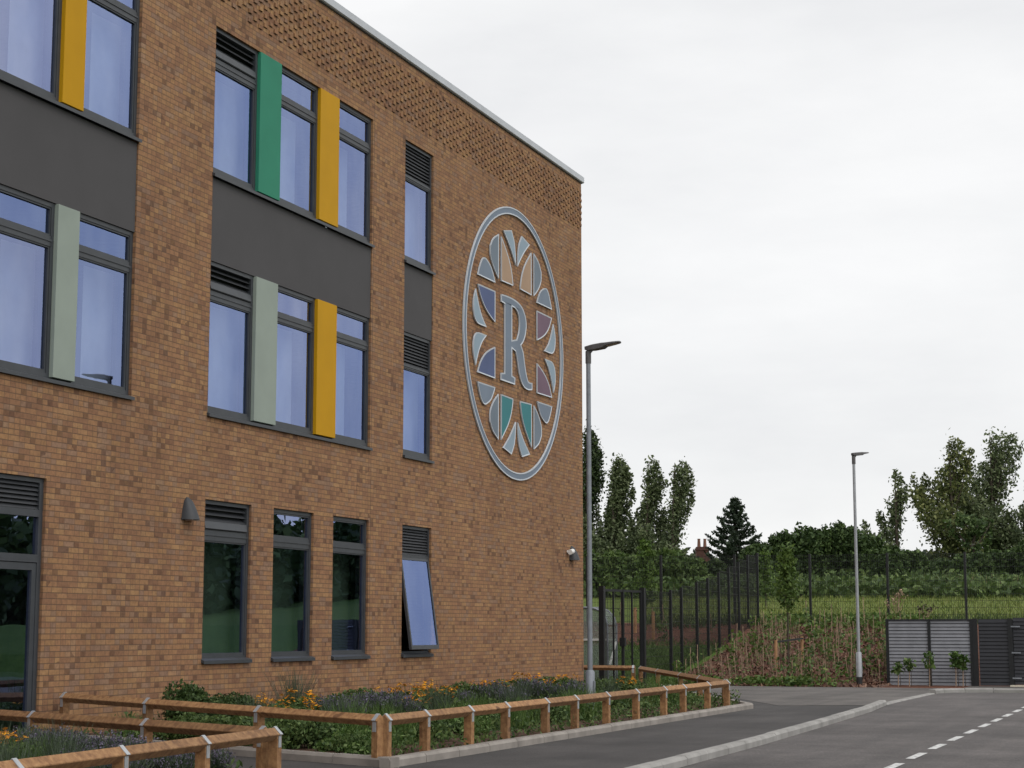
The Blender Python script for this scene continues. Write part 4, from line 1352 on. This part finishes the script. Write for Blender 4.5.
# dark bushes in the middle distance
for i, (px, D, yt, w, lb) in enumerate([
        (758, 100, 547, 42, 'dark rounded bush behind the end of the stepping fence'),
        (784, 99, 537, 48, 'dark bush behind the staked young tree'),
        (812, 98, 531, 52, 'broad dark bush left of the far street lamp'),
        (840, 98, 528, 46, 'highest dark bush, directly behind the far street lamp'),
        (866, 97, 537, 44, 'dark bush just right of the far street lamp'),
        (884, 92, 551, 40, 'lower green bush below the slender poplar'),
        (907, 100, 554, 44, 'dark bush at the foot of the slender poplar'),
        (940, 103, 562, 44, 'dark undergrowth bush left under the tall poplars'),
        (972, 101, 556, 46, 'dark undergrowth bush between the tall poplar trunks'),
        (1005, 102, 552, 50, 'dark undergrowth bush near the right edge of the picture'),
        (1036, 100, 545, 50, 'dark undergrowth bush cut by the right edge')]):
    bush(lb, px, D, yt, w, M['lf_bush'], .15, 13000, seed=20 + i, zb=0)
for i, (px, D, yt, w, lb) in enumerate([
        (604, 84, 556, 50, 'feathery green shrub next to the brick corner'),
        (630, 86, 557, 44, 'feathery green shrub left of the young birch'),
        (664, 85, 554, 46, 'feathery green shrub right of the young birch'),
        (690, 86, 561, 40, 'feathery green shrub below the brick chimney'),
        (575, 86, 556, 40, 'feathery shrub hidden behind the brick corner'),
        (716, 90, 563, 36, 'dark green shrub below the conifer')]):
    bush(lb, px, D, yt, w, M['lf_feather'] if px != 716 else M['lf_dark'], .17, 9000, 'shrub', 50 + i, zb=0, feather=True, cat='shrub')


def young_tree(label, px, D, ytop, ybot_crown, wid, n=520, leaf=.12, name='young_tree', seed=1, mat=None):
    r = random.Random(seed)
    x, y = spot(px, D); gz = ground_z(x, y)
    z = lambda yy: 1.4 + (630.5 - yy) * D / FPX - gz
    h, c0 = z(ytop), z(ybot_crown)
    wr = wid * D / FPX / 2
    wood = MB().tube([(0, 0, 0), (.02, 0, h * .5), (0, .02, h)], [.028, .02, .006], 6)
    pts = []
    for k in range(22):
        s = k / 22; z0 = c0 + (h - c0) * s; az = k * 2.4
        L = wr * (1 - s) ** .7 * r.uniform(.6, 1.1) + .05
        tip = Vector((math.cos(az) * L, math.sin(az) * L, z0 + L * .8))
        wood.tube([(0, 0, z0 - .1), tuple(tip)], [.008, .003], 3, cap=False)
        t = nr.rand(n // 22, 1)
        pts.append(np.array([0, 0, z0 - .1]) * (1 - t) + np.array(tip) * t + nr.normal(size=(n // 22, 3)) * .09)
    return tree_obj(name, label, (x, y, gz), leaf_quads(np.concatenate(pts), leaf, 1.4), wood, mat or M['lf_light'])


young_tree('slender young tree between two stakes on the mulched bank', 785, 50.3, 548, 607, 28, 1300, .075)
young_tree('pale green young birch rising through the feathery shrubs', 645, 74, 542, 602, 32, 1500, .11, seed=4)
young_tree('pale leafy sapling tree standing by the stepped mesh fence', 764, 72, 553, 596, 18, 600, .10, seed=6)

# stakes with a tie across
def stakes(label, a, b, ha, hb):
    (x0, y0), (x1, y1) = a, b
    z0, z1 = ground_z(x0, y0), ground_z(x1, y1)
    t = thing('tree_stake', label, 'tree stake', (x0, y0, z0))
    MB().tube([(0, 0, -.2), (0, 0, ha)], .045, 8).build('stake', M['stake'], t)
    dx, dy, dz = x1 - x0, y1 - y0, z1 - z0
    MB().tube([(dx, dy, dz - .2), (dx, dy, dz + hb)], .045, 8).build('stake', M['stake'], t)
    MB().bar((-.05, -.05, ha - .06), (dx + .05, dy - .05, dz + hb - .05), .012, .05).build('tie', M['rubber'], t)


stakes('pair of wooden stakes joined by a dark strap below the young tree', spot(773, 49.2), spot(799, 50.6), .86, .72)
for px, D, h, lb in ((652, 56.5, .85, 'short thick wooden post on the mulch seen through the mesh fence'), (634, 58, .8, 'short wooden post on the mulch seen through the mesh gate')):
    x, y = spot(px, D)
    t = thing('timber_stake', lb, 'stake', (x, y, ground_z(x, y)))
    MB().tube([(0, 0, -.2), (0, 0, h)], .055, 8).build('stake', M['stake'], t)
    MB().box((-.06, -.02, h - .12), (.06, .065, h - .08)).build('tie', M['rubber'], t)

# ------------------------------------------------------------------ saplings on the bank
def sapling_proto(i):
    r = random.Random(100 + i)
    t = thing('sapling', 'thin young hedging plant beside a tan cane on the mulched bank', 'sapling', (0, 0, -50), 0, 'saplings and canes on the mulched bank')
    h = r.uniform(.55, .95)
    tl = r.uniform(-.12, .12), r.uniform(-.1, .1)
    MB().tube([(0, 0, -.1), (tl[0] * h, tl[1] * h, h)], [.012, .010], 5).build('cane', M['cane'], t)
    n = (6 + r.randrange(14)) if i % 2 else (24 + r.randrange(34))
    hh = h * r.uniform(.55, 1.05)
    z = nr.rand(n) ** .8 * hh
    pts = np.stack([nr.normal(size=n) * .07, nr.normal(size=n) * .07, z + .03], 1)
    quads_mesh('leaves', leaf_quads(pts, .062, 1.6), M['lf_light'] if i % 3 == 0 else M['lf_bed'], t)
    MB().tube([(.02, .02, 0), (.03, .01, hh)], [.006, .003], 4).build('stem', M['bark'], t)
    return t


def copy_tree(o, loc, rz, s=1.0):
    c = o.copy(); col.objects.link(c); c.location = loc; c.rotation_euler = (0, 0, rz); c.scale = (s, s, s)
    for ch in o.children:
        k = ch.copy(); col.objects.link(k); k.parent = c
    return c


protos = [sapling_proto(i) for i in range(10)]
used = set()
cnt = 0
y = 45.55
while y < 56.8:
    x = 0.55 + rnd.uniform(0, .5)
    while x < 6.0 and cnt < 150:
        xx, yy = x + rnd.uniform(-.22, .22), y + rnd.uniform(-.3, .3)
        if (abs(xx - 5.45) > .3 or yy > 46.0) and yy > 45.4 and xx < 5.95:
            i = rnd.randrange(10)
            loc = (xx, yy, ground_z(xx, yy) - .02)
            if i not in used:
                used.add(i); o = protos[i]; o.location = loc; o.rotation_euler = (0, 0, rnd.random() * 6.28)
            else:
                copy_tree(protos[i], loc, rnd.random() * 6.28, rnd.uniform(.8, 1.15))
            cnt += 1
        x += rnd.uniform(.45, .85)
    y += .82
for k in range(14):       # the row behind the mesh fence
    xx, yy = -.5 - rnd.random() * 4.5, 53.6 + rnd.random() * 2.8
    copy_tree(protos[k % 10], (xx, yy, ground_z(xx, yy)), rnd.random() * 6)
# small shrubs in front of the grey slat screen
for px, h, lb, n in ((904, .62, 'dry leafy sapling in front of the left grey slat panel', 60), (924, .80, 'sapling with green tip before the post between the slat panels', 70),
                     (950, .80, 'leafy sapling in front of the right grey slat panel', 110), (957, .72, 'bushy sapling nearest the dark gate', 120), (893, .55, 'low sapling at the left end of the slat screen', 60)):
    D = 45.6; x, y = spot(px, D)
    t = thing('sapling', lb, 'sapling', (x, y, .03))
    MB().tube([(0, 0, -.1), (.02, 0, h)], [.014, .010], 5).build('cane', M['cane'], t)
    MB().tube([(.06, .02, -.1), (.05, 0, h * .95)], [.010, .005], 5).build('stem', M['bark'], t)
    zz = h * (.55 + .5 * nr.rand(n)); quads_mesh('leaves', leaf_quads(np.stack([nr.normal(size=n) * .065, nr.normal(size=n) * .06, zz], 1), .075, 1.6), M['lf_bed2'] if n > 60 else M['lf_bed'], t)

# ------------------------------------------------------------------ weeds, mulch chips, grasses
def scatter(n, x0, x1, y0, y1, ok=None):
    P = []
    while len(P) < n:
        x, y = rnd.uniform(x0, x1), rnd.uniform(y0, y1)
        if ok is None or ok(x, y): P.append((x, y, ground_z(x, y)))
    return np.array(P)


def clumped(n, x0, x1, y0, y1, k, sig, ok=None):
    C = scatter(k, x0, x1, y0, y1, ok)
    P = C[nr.randint(0, k, n)]
    P[:, :2] += nr.normal(size=(n, 2)) * sig
    P[:, 2] = [ground_z(a, b) for a, b, _ in P]
    if ok: P = np.array([p for p in P if ok(p[0], p[1])])
    return P


bank_ok = lambda x, y: 45.06 < y < 58 and -6 < x < 6.0 and not (abs(x - 5.45) < .5 and y < 46)
w1 = clumped(1100, .4, 5.9, 45.15, 56.5, 30, .2, bank_ok)
w2 = clumped(2200, .4, 5.9, 45.1, 45.6, 22, .18, bank_ok)
w3 = clumped(2200, .4, 5.9, 56.4, 57.9, 30, .22, bank_ok)
V = np.concatenate([leaf_quads(w1 + np.array([0, 0, 1]) * (nr.rand(len(w1), 1) ** 1.5 * .42), .075, 1.8), leaf_quads(w2 + np.array([0, 0, 1]) * (nr.rand(len(w2), 1) ** 1.6 * .2), .06, 1.8),
                    leaf_quads(w3 + np.array([0, 0, 1]) * (nr.rand(len(w3), 1) * .32), .08, 1.8)])
tag(quads_mesh('weeds', V, [M['lf_weed'], M['lf_bed2']], None, (nr.rand(len(V)) < .55).astype(int)), 'green weeds sprouting through the mulch of the bank', 'weeds', kind='stuff')
ch = scatter(9000, .3, 6.1, 45.03, 57.5)
V = leaf_quads(ch + np.array([0, 0, .015]), .055, 2.2)
tag(quads_mesh('wood_chips', V, foliage('mulch_chip', (0.04, 0.022, 0.016), (0.13, 0.064, 0.045), (0.27, 0.165, 0.118), 0, 2)), 'brown wood chips mulching the bank', 'mulch', kind='stuff')
# dead stalks
ds = clumped(420, .6, 5.9, 45.3, 56, 60, .2, bank_ok)
tag(quads_mesh('dry_stalks', blade_quads(ds, .5, .014, .15), M['cane']), 'dry tan stalks standing among the bank saplings', 'dry stalks', kind='stuff')
# grass behind the gate
gp = scatter(7000, -9, .0, 45.1, 53.5)
tag(quads_mesh('grass', blade_quads(gp, .16, .03, .5), foliage('lush_grass', (0.045, 0.085, 0.016), (0.08, 0.135, 0.028), (0.12, 0.18, 0.045), 0.2, .6)), 'green grass slope behind the mesh gate', 'grass', kind='stuff')


def band(n, D0, D1, px0, px1, h, w, lean, mat, name, label, cat):
    P = []
    for _ in range(n):
        D = rnd.uniform(D0, D1); x, y = spot(rnd.uniform(px0, px1), D)
        P.append((x, y, ground_z(x, y) - .03))
    return tag(quads_mesh(name, blade_quads(P, h, w, lean), mat), label, cat, kind='stuff')


band(9000, 59.5, 86, 640, 1045, .16, .05, .5, foliage('short_field_grass', (0.085, 0.125, 0.026), (0.135, 0.175, 0.04), (0.21, 0.225, 0.07), .2, .15), 'grass', 'bright short grass of the field beyond the fence', 'grass')
band(5000, 82.5, 99, 575, 1060, .55, .05, .4, M['lf_grass'], 'tall_grass', 'tall rough grass at the back of the field', 'tall grass')
band(260, 85.5, 92, 900, 1040, .7, .05, .3, foliage('dry_weed', (0.09, 0.075, 0.04), (0.14, 0.11, 0.055), (0.20, 0.16, 0.08), .1, .3), 'dry_weeds', 'dry brownish weeds in the rough grass at the right', 'weeds')
band(1500, 58.3, 60.5, 640, 1040, .3, .05, .35, M['lf_grass'], 'tall_grass', 'rough tufts along the foot of the far mesh fence', 'tall grass')
P = []
for k in range(240):
    D = rnd.uniform(82, 99); x, y = spot(rnd.uniform(575, 1060), D); n = rnd.randint(40, 90); hh = rnd.uniform(.35, 1.0); ww = rnd.uniform(.5, 1.3)
    q = nr.normal(size=(n, 3)) * np.array([ww, ww * .7, 0]); q[:, 2] = nr.rand(n) ** .8 * hh
    P.append(q + np.array([x, y, ground_z(x, y)]))
tag(quads_mesh('undergrowth', leaf_quads(np.concatenate(P), .17, 1.8), M['lf_feather']), 'soft rough undergrowth in front of the bushes', 'undergrowth', kind='stuff')
# tall dried weeds above the slat screen
for px, D, h, lb in ((894, 57, .95, 'tall dried seed-head weed by the fence post above the slat screen'), (921, 57, .55, 'small dark weed above the middle of the slat screen')):
    x, y = spot(px, D)
    t = thing('dried_weed', lb, 'weed', (x, y, ground_z(x, y)))
    mb = MB(); pts = []
    for k in range(12):
        a = k * 2.4; rr = rnd.uniform(.08, .35); hh = h * rnd.uniform(.6, 1.05)
        mb.tube([(0, 0, 0), (math.cos(a) * rr * .5, math.sin(a) * rr * .5, hh * .6), (math.cos(a) * rr, math.sin(a) * rr, hh)], [.012, .008, .004], 4, cap=False)
        pts.append(np.array([math.cos(a) * rr, math.sin(a) * rr, hh]) + nr.normal(size=(9, 3)) * .05)
    mb.build('stem', M['cane'], t)
    quads_mesh('sprays', leaf_quads(np.concatenate(pts), .05), M['bark' if h < .6 else 'cane'], t)

# far woods closing the horizon, and the trees across the road that the glass reflects
P = []
for k in range(70):
    px = rnd.uniform(540, 1080); D = rnd.uniform(190, 330); x, y = spot(px, D); gz = ground_z(x, y)
    htop = 1.4 + (630.5 - rnd.uniform(557, 566)) * D / FPX
    p = bush_pts(rnd.uniform(7, 12), rnd.uniform(7, 12), htop - gz, 1100, 7, k)
    P.append(p + np.array([x, y, gz]))
tag(quads_mesh('far_woodland', leaf_quads(np.concatenate(P), 1.1, 1.4), M['lf_far']), 'distant dark woodland along the horizon', 'woodland', kind='stuff')
P = []
for k in range(34):
    y = 55 + k * 3.6 + rnd.uniform(-1, 1); x = 44 + rnd.uniform(-3, 3)
    p = bush_pts(rnd.uniform(2.8, 4.2), rnd.uniform(2.8, 4.2), 1.4 + .062 * math.hypot(58, y) * rnd.uniform(.88, 1.06), 3600, 9, 300 + k)
    P.append(p + np.array([x, y, 0]))
tag(quads_mesh('roadside_woodland', leaf_quads(np.concatenate(P), .45, 1.4), M['lf_bush']), 'belt of trees across the road mirrored in the ground-floor glass', 'woodland', kind='stuff')
sheet('verge', [(14.35, -40), (200, -40), (200, 250), (14.35, 250)], 0.004, simple('verge_grass', (0.05, 0.085, 0.024), 0.95, 0, .35, 2))

# ------------------------------------------------------------------ house with the chimney
D = 128
x, y = spot(697, D); gz = ground_z(x, y)
hs = thing('house', 'old red brick house whose chimney shows above the shrubs', 'house', (x, y, gz), PHI)
RZ = 1.4 + (630.5 - 559) * D / FPX - gz      # ridge height above its own ground
MB().box((-7, -3, 0), (.9, 3, RZ - 2.6)).build('wall', M['redbrick'], hs)
rf = MB(); e = RZ - 2.7
rf.prism([(-3.3, e), (0, RZ), (3.3, e), (3.3, e - .15), (0, RZ - .18), (-3.3, e - .15)], -7.3, 1.1, axis='x')
rfo = rf.build('roof', M['rooftile'], hs)
MB().prism([(-3, RZ - 2.6), (3, RZ - 2.6), (0, RZ - .2)], .75, .9, axis='x').build('gable', M['redbrick'], hs)
cz = 1.4 + (630.5 - 548) * D / FPX - gz
ck = MB(); ck.box((-.12, -.45, RZ - 1), (.78, .45, cz - .25)); ck.box((-.17, -.5, cz - .25), (.83, .5, cz - .1)); ck.box((-.1, -.43, cz - .1), (.76, .43, cz))
cko = ck.build('chimney', M['redbrick'], rfo)
for a in (.1, .52):
    MB().tube([(a, 0, cz - .02), (a, 0, cz + .5), (a, 0, cz + .58)], [.13, .10, .12], 10).build('chimney_pot', M['pot'], rfo)
for a in (-5.2, -2.4):
    wf = MB().box((a, -3.05, 1.0), (a + 1.1, -2.98, 2.3)).build('window', M['white'], hs)
    MB().box((a + .1, -3.06, 1.1), (a + 1.0, -3.052, 2.2)).build('pane', M['louvre'], wf)


# ------------------------------------------------------------------ planting in the beds
def lavender(i):
    t = thing('lavender', 'x', 'lavender', (0, 0, -60))
    n = 340
    a = nr.rand(n) * 6.283; q = nr.rand(n) ** .6
    base = np.stack([np.cos(a) * q * .16, np.sin(a) * q * .16, np.zeros(n)], 1)
    top = np.stack([np.cos(a) * q * .46, np.sin(a) * q * .46, .36 + .22 * nr.rand(n) - .14 * q], 1)
    b = np.stack([-np.sin(a + 1), np.cos(a + 1), np.zeros(n)], 1) * .006
    quads_mesh('stems', np.stack([base - b, base + b, top + b, top - b], 1), M['stemgrey'], t)
    m = 420; s = nr.randint(0, n, m)
    p = base[s] + (top[s] - base[s]) * (nr.rand(m, 1) * .7)
    quads_mesh('foliage', leaf_quads(p + nr.normal(size=(m, 3)) * .03, .035, 2.6, .8), M['stemgrey'], t)
    f = np.repeat(top[:150], 4, 0) + nr.normal(size=(600, 3)) * np.array([.008, .008, .03])
    quads_mesh('blossoms', leaf_quads(f, .02, 1.8, .8), M['lav'], t)
    return t


def coneflower(i):
    t = thing('orange_flower', 'x', 'flower clump', (0, 0, -60))
    n = 24
    mb = MB(); fl, ey = [], MB()
    for k in range(n):
        a = rnd.random() * 6.283; q = rnd.random() ** .6
        x0, y0 = math.cos(a) * q * .1, math.sin(a) * q * .1
        h = .52 + rnd.uniform(-.12, .12); x1, y1 = math.cos(a) * q * .42, math.sin(a) * q * .42
        mb.tube([(x0, y0, 0), ((x0 + x1) / 2, (y0 + y1) / 2, h * .6), (x1, y1, h)], [.005, .004, .003], 4, cap=False)
        c = np.array([x1, y1, h]); tl = nr.normal(size=2) * .35
        for j in range(11):
            b = j * 6.283 / 11; d = np.array([math.cos(b), math.sin(b), tl[0] * math.cos(b) + tl[1] * math.sin(b) - .18]); e = np.array([-math.sin(b), math.cos(b), 0])
            r = .062
            fl.append([c + d * .008, c + d * r * .6 + e * .015, c + d * r, c + d * r * .6 - e * .015])
        ey.tube([(x1, y1, h - .003), (x1, y1, h + .014)], [.013, .008], 6)
    for q4 in fl: mb.add([tuple(p) for p in q4], [(0, 1, 2, 3)], 1)
    nb_ = len(mb.v); mb.v += ey.v; mb.f += [[nb_ + i for i in f_] for f_ in ey.f]; mb.m += [2] * len(ey.f); mb.sm += ey.sm
    mb.build('blossoms', [M['stemgreen'], M['orange'], M['eye']], t)
    m = 420; a = nr.rand(m) * 6.283; q = nr.rand(m) ** .5 * .38
    p = np.stack([np.cos(a) * q, np.sin(a) * q, nr.rand(m) ** 1.2 * .42 + .03], 1)
    quads_mesh('leaves', leaf_quads(p, .055, 2.4), M['lf_bed'], t)
    return t


def leafy(i, h, w, leaf, mat, n, name='shrub', up=.2):
    t = thing(name, 'x', 'shrub', (0, 0, -60))
    p = bush_pts(w, w, h * .9, n, 9, 700 + i)
    quads_mesh('foliage', leaf_quads(p, leaf, 1.7, up), mat, t)
    mb = MB()
    for k in range(8):
        a = k * .8; mb.tube([(0, 0, 0), (math.cos(a) * w * .4, math.sin(a) * w * .4, h * .7)], [.012, .004], 4, cap=False)
    mb.build('stems', M['stemgreen'], t)
    return t


def grasstuft(i, h, w, mat, n=300):
    t = thing('grass_tuft', 'x', 'ornamental grass', (0, 0, -60))
    p = np.concatenate([nr.normal(size=(n, 2)) * w * .3, np.zeros((n, 1))], 1)
    quads_mesh('blades', blade_quads(p, h, .014, .28), mat, t)
    return t


PR = {'lav': [lavender(i) for i in range(3)], 'org': [coneflower(i) for i in range(3)],
      'shr': [leafy(0, .72, .5, .032, M['lf_bush'], 6500), leafy(1, .6, .45, .028, M['lf_bush'], 5500)],
      'drk': [leafy(2, .42, .42, .035, M['lf_feather'], 2600, 'dark_shrub')],
      'low': [leafy(4, .24, .40, .020, M['lf_bed2'], 2000, 'low_plant', .8), leafy(5, .34, .34, .022, M['lf_bed'], 2000, 'low_plant', .8), leafy(6, .2, .36, .034, M['lf_bed2'], 700, 'low_plant', .6), grasstuft(3, .42, .5, M['lf_bed2'], 260)],
      'grs': [grasstuft(0, .8, .35, M['stemgrey']), grasstuft(1, .55, .45, M['lf_bed2'], 420)]}
seen = set(); kcount = {}


def plant(kind, px, x, s, label, cat, group=None, y=None):
    L = PR[kind]; k = kcount.get(kind, 0); kcount[kind] = k + 1
    o = L[k % len(L)]
    y = ypx(px, x) if y is None else y
    if kind == 'low':
        s *= rnd.uniform(.65, 1.2)
    if y > 17.3 and x < 6: y = max(y, 19.6 - .43 * x + .62)
    elif y <= 17.3: y = min(y, 17.0 - .41 * x - .4)
    loc = (x, y, .055)
    s *= {'lav': .74, 'org': .74, 'grs': .62, 'drk': .95, 'low': .95, 'shr': .82}[kind]
    if y < 17.2: s *= .85
    if o.name in seen: o = copy_tree(o, loc, rnd.random() * 6.28, s)
    else:
        seen.add(o.name); o.location = loc; o.scale = (s, s, s); o.rotation_euler = (0, 0, rnd.random() * 6.28)
    tag(o, label, cat, group)
    if group is None and 'group' in o: del o['group']


GL, GO, GS = 'lavender clumps in the long flower bed', 'orange daisy clumps in the long flower bed', 'green shrubs along the brick wall'
# back row against the wall, left to right
plant('shr', 192, 1.0, 1.15, 'bushy dark green shrub below the left ground-floor window, left of two', 'shrub')
plant('shr', 214, 1.0, 1.0, 'bushy green shrub below the left ground-floor window, right of two', 'shrub')
plant('shr', 240, 1.2, .85, 'leafy shrub at the wall between the first two ground-floor windows', 'shrub')
plant('grs', 298, .7, 1.15, 'tall dark grassy plant under the second ground-floor window', 'ornamental grass')
for px, x, s in ((268, 1.5, 1.0), (277, 1.9, .9), (301, 1.6, 1.1), (309, 2.1, .9)):
    plant('org', px, x, s, 'orange daisies under the second ground-floor window', 'flower clump', 'orange daisies under the second window')
for px, x, s in ((322, 1.3, 1.0), (340, 1.1, 1.1), (352, 1.8, 1.0), (374, 1.3, 1.1), (455, 1.0, 1.1), (470, 1.4, 1.0), (505, 1.0, 1.05), (540, .9, 1.05), (556, 1.2, 1.0), (598, 2.4, 1.0), (615, 2.2, 1.0)):
    plant('drk', px, x, s, 'dark feathery green plant against the brick wall', 'shrub', 'dark feathery plants against the brick wall')
for px, x, s in ((330, 2.2, 1.05), (346, 2.5, 1.1), (362, 2.2, 1.1), (380, 2.4, 1.1), (392, 2.0, 1.1), (404, 2.8, 1.0)):
    plant('lav', px, x, s, 'purple lavender left of the bed corner post', 'lavender', 'lavender left of the corner post')
for px, x, s in ((462, 2.2, .9), (492, 1.9, 1.15), (512, 2.6, .95), (532, 2.1, 1.2), (556, 2.5, .9), (574, 2.9, 1.1)):
    plant('lav', px, x, s, 'purple-grey lavender between the corner post and the street lamp', 'lavender', 'lavender between the corner post and the lamp')
for px, x, s in ((392, 1.5, .95), (410, 1.8, 1.1), (432, 1.5, 1.1), (444, 2.0, .95), (420, 2.6, .85)):
    plant('org', px, x, s, 'orange daisies below the open window', 'flower clump', 'orange daisies below the open window')
for px, x, s in ((476, .9, .9), (497, 1.3, .9)):
    plant('org', px, x, s, 'orange daisies in the small patch right of the open window', 'flower clump', 'small patch of orange daisies right of the open window')
for px, x, s in ((524, .9, 1.1), (549, 1.2, .8), (566, 1.3, .95)):
    plant('org', px, x, s, 'orange daisies near the far corner of the brick wall', 'flower clump', 'orange daisies near the far corner of the wall')
plant('org', 625, 2.6, .9, 'orange daisies behind the street lamp base', 'flower clump')
# front rows
for px, x, s in ((300, 3.6, 1.2), (318, 4.2, 1.2), (335, 4.6, 1.1), (352, 4.2, 1.2), (366, 4.9, 1.1), (322, 5.0, .9), (346, 5.2, .8), (400, 4.8, 1.2), (415, 4.4, 1.2), (428, 4.9, 1.1), (445, 4.6, 1.2), (458, 4.2, 1.1), (470, 4.9, 1.0), (486, 4.6, 1.1),
                 (500, 4.2, 1.1), (512, 4.8, 1.0), (530, 4.5, 1.1), (548, 4.8, 1.0), (565, 4.4, 1.1), (580, 4.9, 1.0), (600, 4.2, 1.1), (620, 4.6, 1.0), (640, 4.4, 1.0), (660, 4.6, .9), (684, 4.8, .8)):
    plant('low', px, x, s, 'low green leafy plant behind the front rail of the long bed', 'bedding plant', 'low green plants behind the front rail')
for px, x, s in ((310, 4.9, .8), (340, 3.6, .9), (388, 3.4, .9), (440, 3.3, .9), (480, 3.4, .9), (515, 3.6, .85), (570, 3.6, .8), (610, 3.5, .8), (290, 2.9, .9), (262, 2.6, .9)):
    plant('grs', px, x, s, 'soft grassy clump in the middle of the long flower bed', 'ornamental grass', 'grassy clumps in the middle of the long bed')
for px, x, s in ((150, 2.4, .9), (178, 2.0, .9), (205, 2.9, .9), (235, 3.2, .9), (255, 3.8, .9), (122, 1.0, .8), (140, .9, .8)):
    plant('drk' if px > 150 else 'low', px, x, s, 'green plant behind the path-side rail of the long bed', 'bedding plant', 'green plants behind the path-side rail')
# near bed, left
for px, x, s in ((60, 2.8, 1.0), (84, 3.4, 1.0), (105, 2.6, 1.1), (126, 3.2, 1.1), (140, 4.0, 1.1), (156, 3.2, 1.1), (172, 4.2, 1.0), (190, 4.4, 1.0), (152, 5.2, 1.0), (176, 5.3, 1.0), (128, 5.2, 1.0), (208, 5.3, 1.0), (100, 4.8, 1.0), (228, 5.4, .9)):
    plant('lav', px, x, s, 'purple lavender in the near bed left of the path', 'lavender', 'lavender in the near bed left of the path')
for px, x, s in ((2, 2.6, 1.0), (12, 3.2, 1.0), (-10, 3.0, 1.0), (22, 2.4, .8)):
    plant('org', px, x, s, 'orange daisies at the left edge in front of the glass door', 'flower clump', 'orange daisies at the left edge of the picture')
for px, x, s in ((10, 4.4, 1.0), (30, 3.8, 1.1), (48, 4.2, 1.1), (68, 4.4, 1.0), (40, 2.6, 1.0), (20, 5.4, 1.0), (60, 5.5, 1.0), (84, 5.6, .9), (-12, 5.2, 1.1), (0, 4.0, 1.0)):
    plant('low' if px % 4 else 'grs', px, x, s, 'green plant in the near bed behind its rail', 'bedding plant', 'green plants in the near bed')
for L in PR.values():
    for o in L:
        if o.name not in seen:
            for c in list(o.children): bpy.data.objects.remove(c)
            bpy.data.objects.remove(o)

# ground cover between the plants
def in_bed1(x, y):
    return x > .1 and x < 5.85 and y > 19.7 - x * .43 and y < 42.3 - (x - .9) * 2.04
def in_bed2(x, y):
    return x > .1 and x < 5.85 and y < 16.9 - x * .41
P = []
while len(P) < 26000:
    x, y = rnd.uniform(.1, 5.85), rnd.uniform(9, 42)
    if in_bed1(x, y) or in_bed2(x, y):
        dn = .55 + .45 * math.sin(x * 2.3 + y * 1.1) * math.sin(y * 1.7 - x)
        if rnd.random() < dn: P.append((x, y, .06 + rnd.random() ** 1.5 * .22 * (dn + .3)))
tag(quads_mesh('ground_cover', leaf_quads(np.array(P), .030, 2.2, .5), M['lf_bed']), 'low green ground cover filling the flower beds', 'ground cover', kind='stuff')

# ================================================================== LIGHT, SKY, CAMERA
w = bpy.data.worlds.new('World'); sc.world = w; w.use_nodes = True
nt = w.node_tree; bg = nt.nodes['Background']
SAZ, SEL = R(118), R(48)       # sun azimuth from +y towards +x, elevation
sky = nt.nodes.new('ShaderNodeTexSky'); sky.sky_type = 'NISHITA'; sky.sun_disc = False
sky.sun_elevation = SEL; sky.sun_rotation = SAZ
sdir = Vector((math.sin(SAZ) * math.cos(SEL), math.cos(SAZ) * math.cos(SEL), math.sin(SEL)))
tc = nt.nodes.new('ShaderNodeTexCoord')
mp = nt.nodes.new('ShaderNodeMapping'); mp.inputs['Scale'].default_value = (1, 1, 3.2); nt.links.new(tc.outputs['Generated'], mp.inputs[0])
nz = nt.nodes.new('ShaderNodeTexNoise'); nz.inputs['Scale'].default_value = 3.4; nz.inputs['Detail'].default_value = 7; nz.inputs['Roughness'].default_value = .55
nt.links.new(mp.outputs[0], nz.inputs['Vector'])
cl = ramp(nt, nz.outputs[0], [(.30, (.83, .835, .85)), (.5, (.925, .928, .933)), (.68, (1.0, 1.0, 1.0))])
dt = nt.nodes.new('ShaderNodeVectorMath'); dt.operation = 'DOT_PRODUCT'; nt.links.new(tc.outputs['Generated'], dt.inputs[0]); dt.inputs[1].default_value = sdir
gl = mth(nt, 'POWER', mth(nt, 'MAXIMUM', dt.outputs['Value'], 0.0), 2.0)
gain = mth(nt, 'MULTIPLY_ADD', gl, 1.0, 1.0)
cc = nt.nodes.new('ShaderNodeVectorMath'); cc.operation = 'SCALE'; nt.links.new(cl, cc.inputs[0]); nt.links.new(gain, cc.inputs['Scale'])
ns = nt.nodes.new('ShaderNodeVectorMath'); ns.operation = 'SCALE'; nt.links.new(sky.outputs[0], ns.inputs[0]); ns.inputs['Scale'].default_value = .1
mxs = mixc(nt, .94, ns.outputs[0], cc.outputs[0])
nt.links.new(mxs, bg.inputs[0]); bg.inputs[1].default_value = 1.0

sun = bpy.data.lights.new('sun', 'SUN'); sun.energy = 0.6; sun.angle = R(25); sun.color = (1, .96, .9)
so = bpy.data.objects.new('sun', sun); col.objects.link(so)
so.rotation_euler = (-sdir).to_track_quat('-Z', 'Y').to_euler(); so.location = (30, -20, 40)

cam = bpy.data.cameras.new('camera'); cam.sensor_width = 36; cam.lens = FPX / 1024 * 36; cam.clip_start = .1; cam.clip_end = 6000
co = bpy.data.objects.new('camera', cam); col.objects.link(co)
co.location = CAM; co.rotation_euler = (R(90) + 0.136563, 0, PHI)
sc.camera = co
sc.view_settings.view_transform = 'Standard'; sc.view_settings.look = 'None'; sc.view_settings.exposure = 0; sc.view_settings.gamma = 1
sc.cycles.max_bounces = 8; sc.cycles.transparent_max_bounces = 12
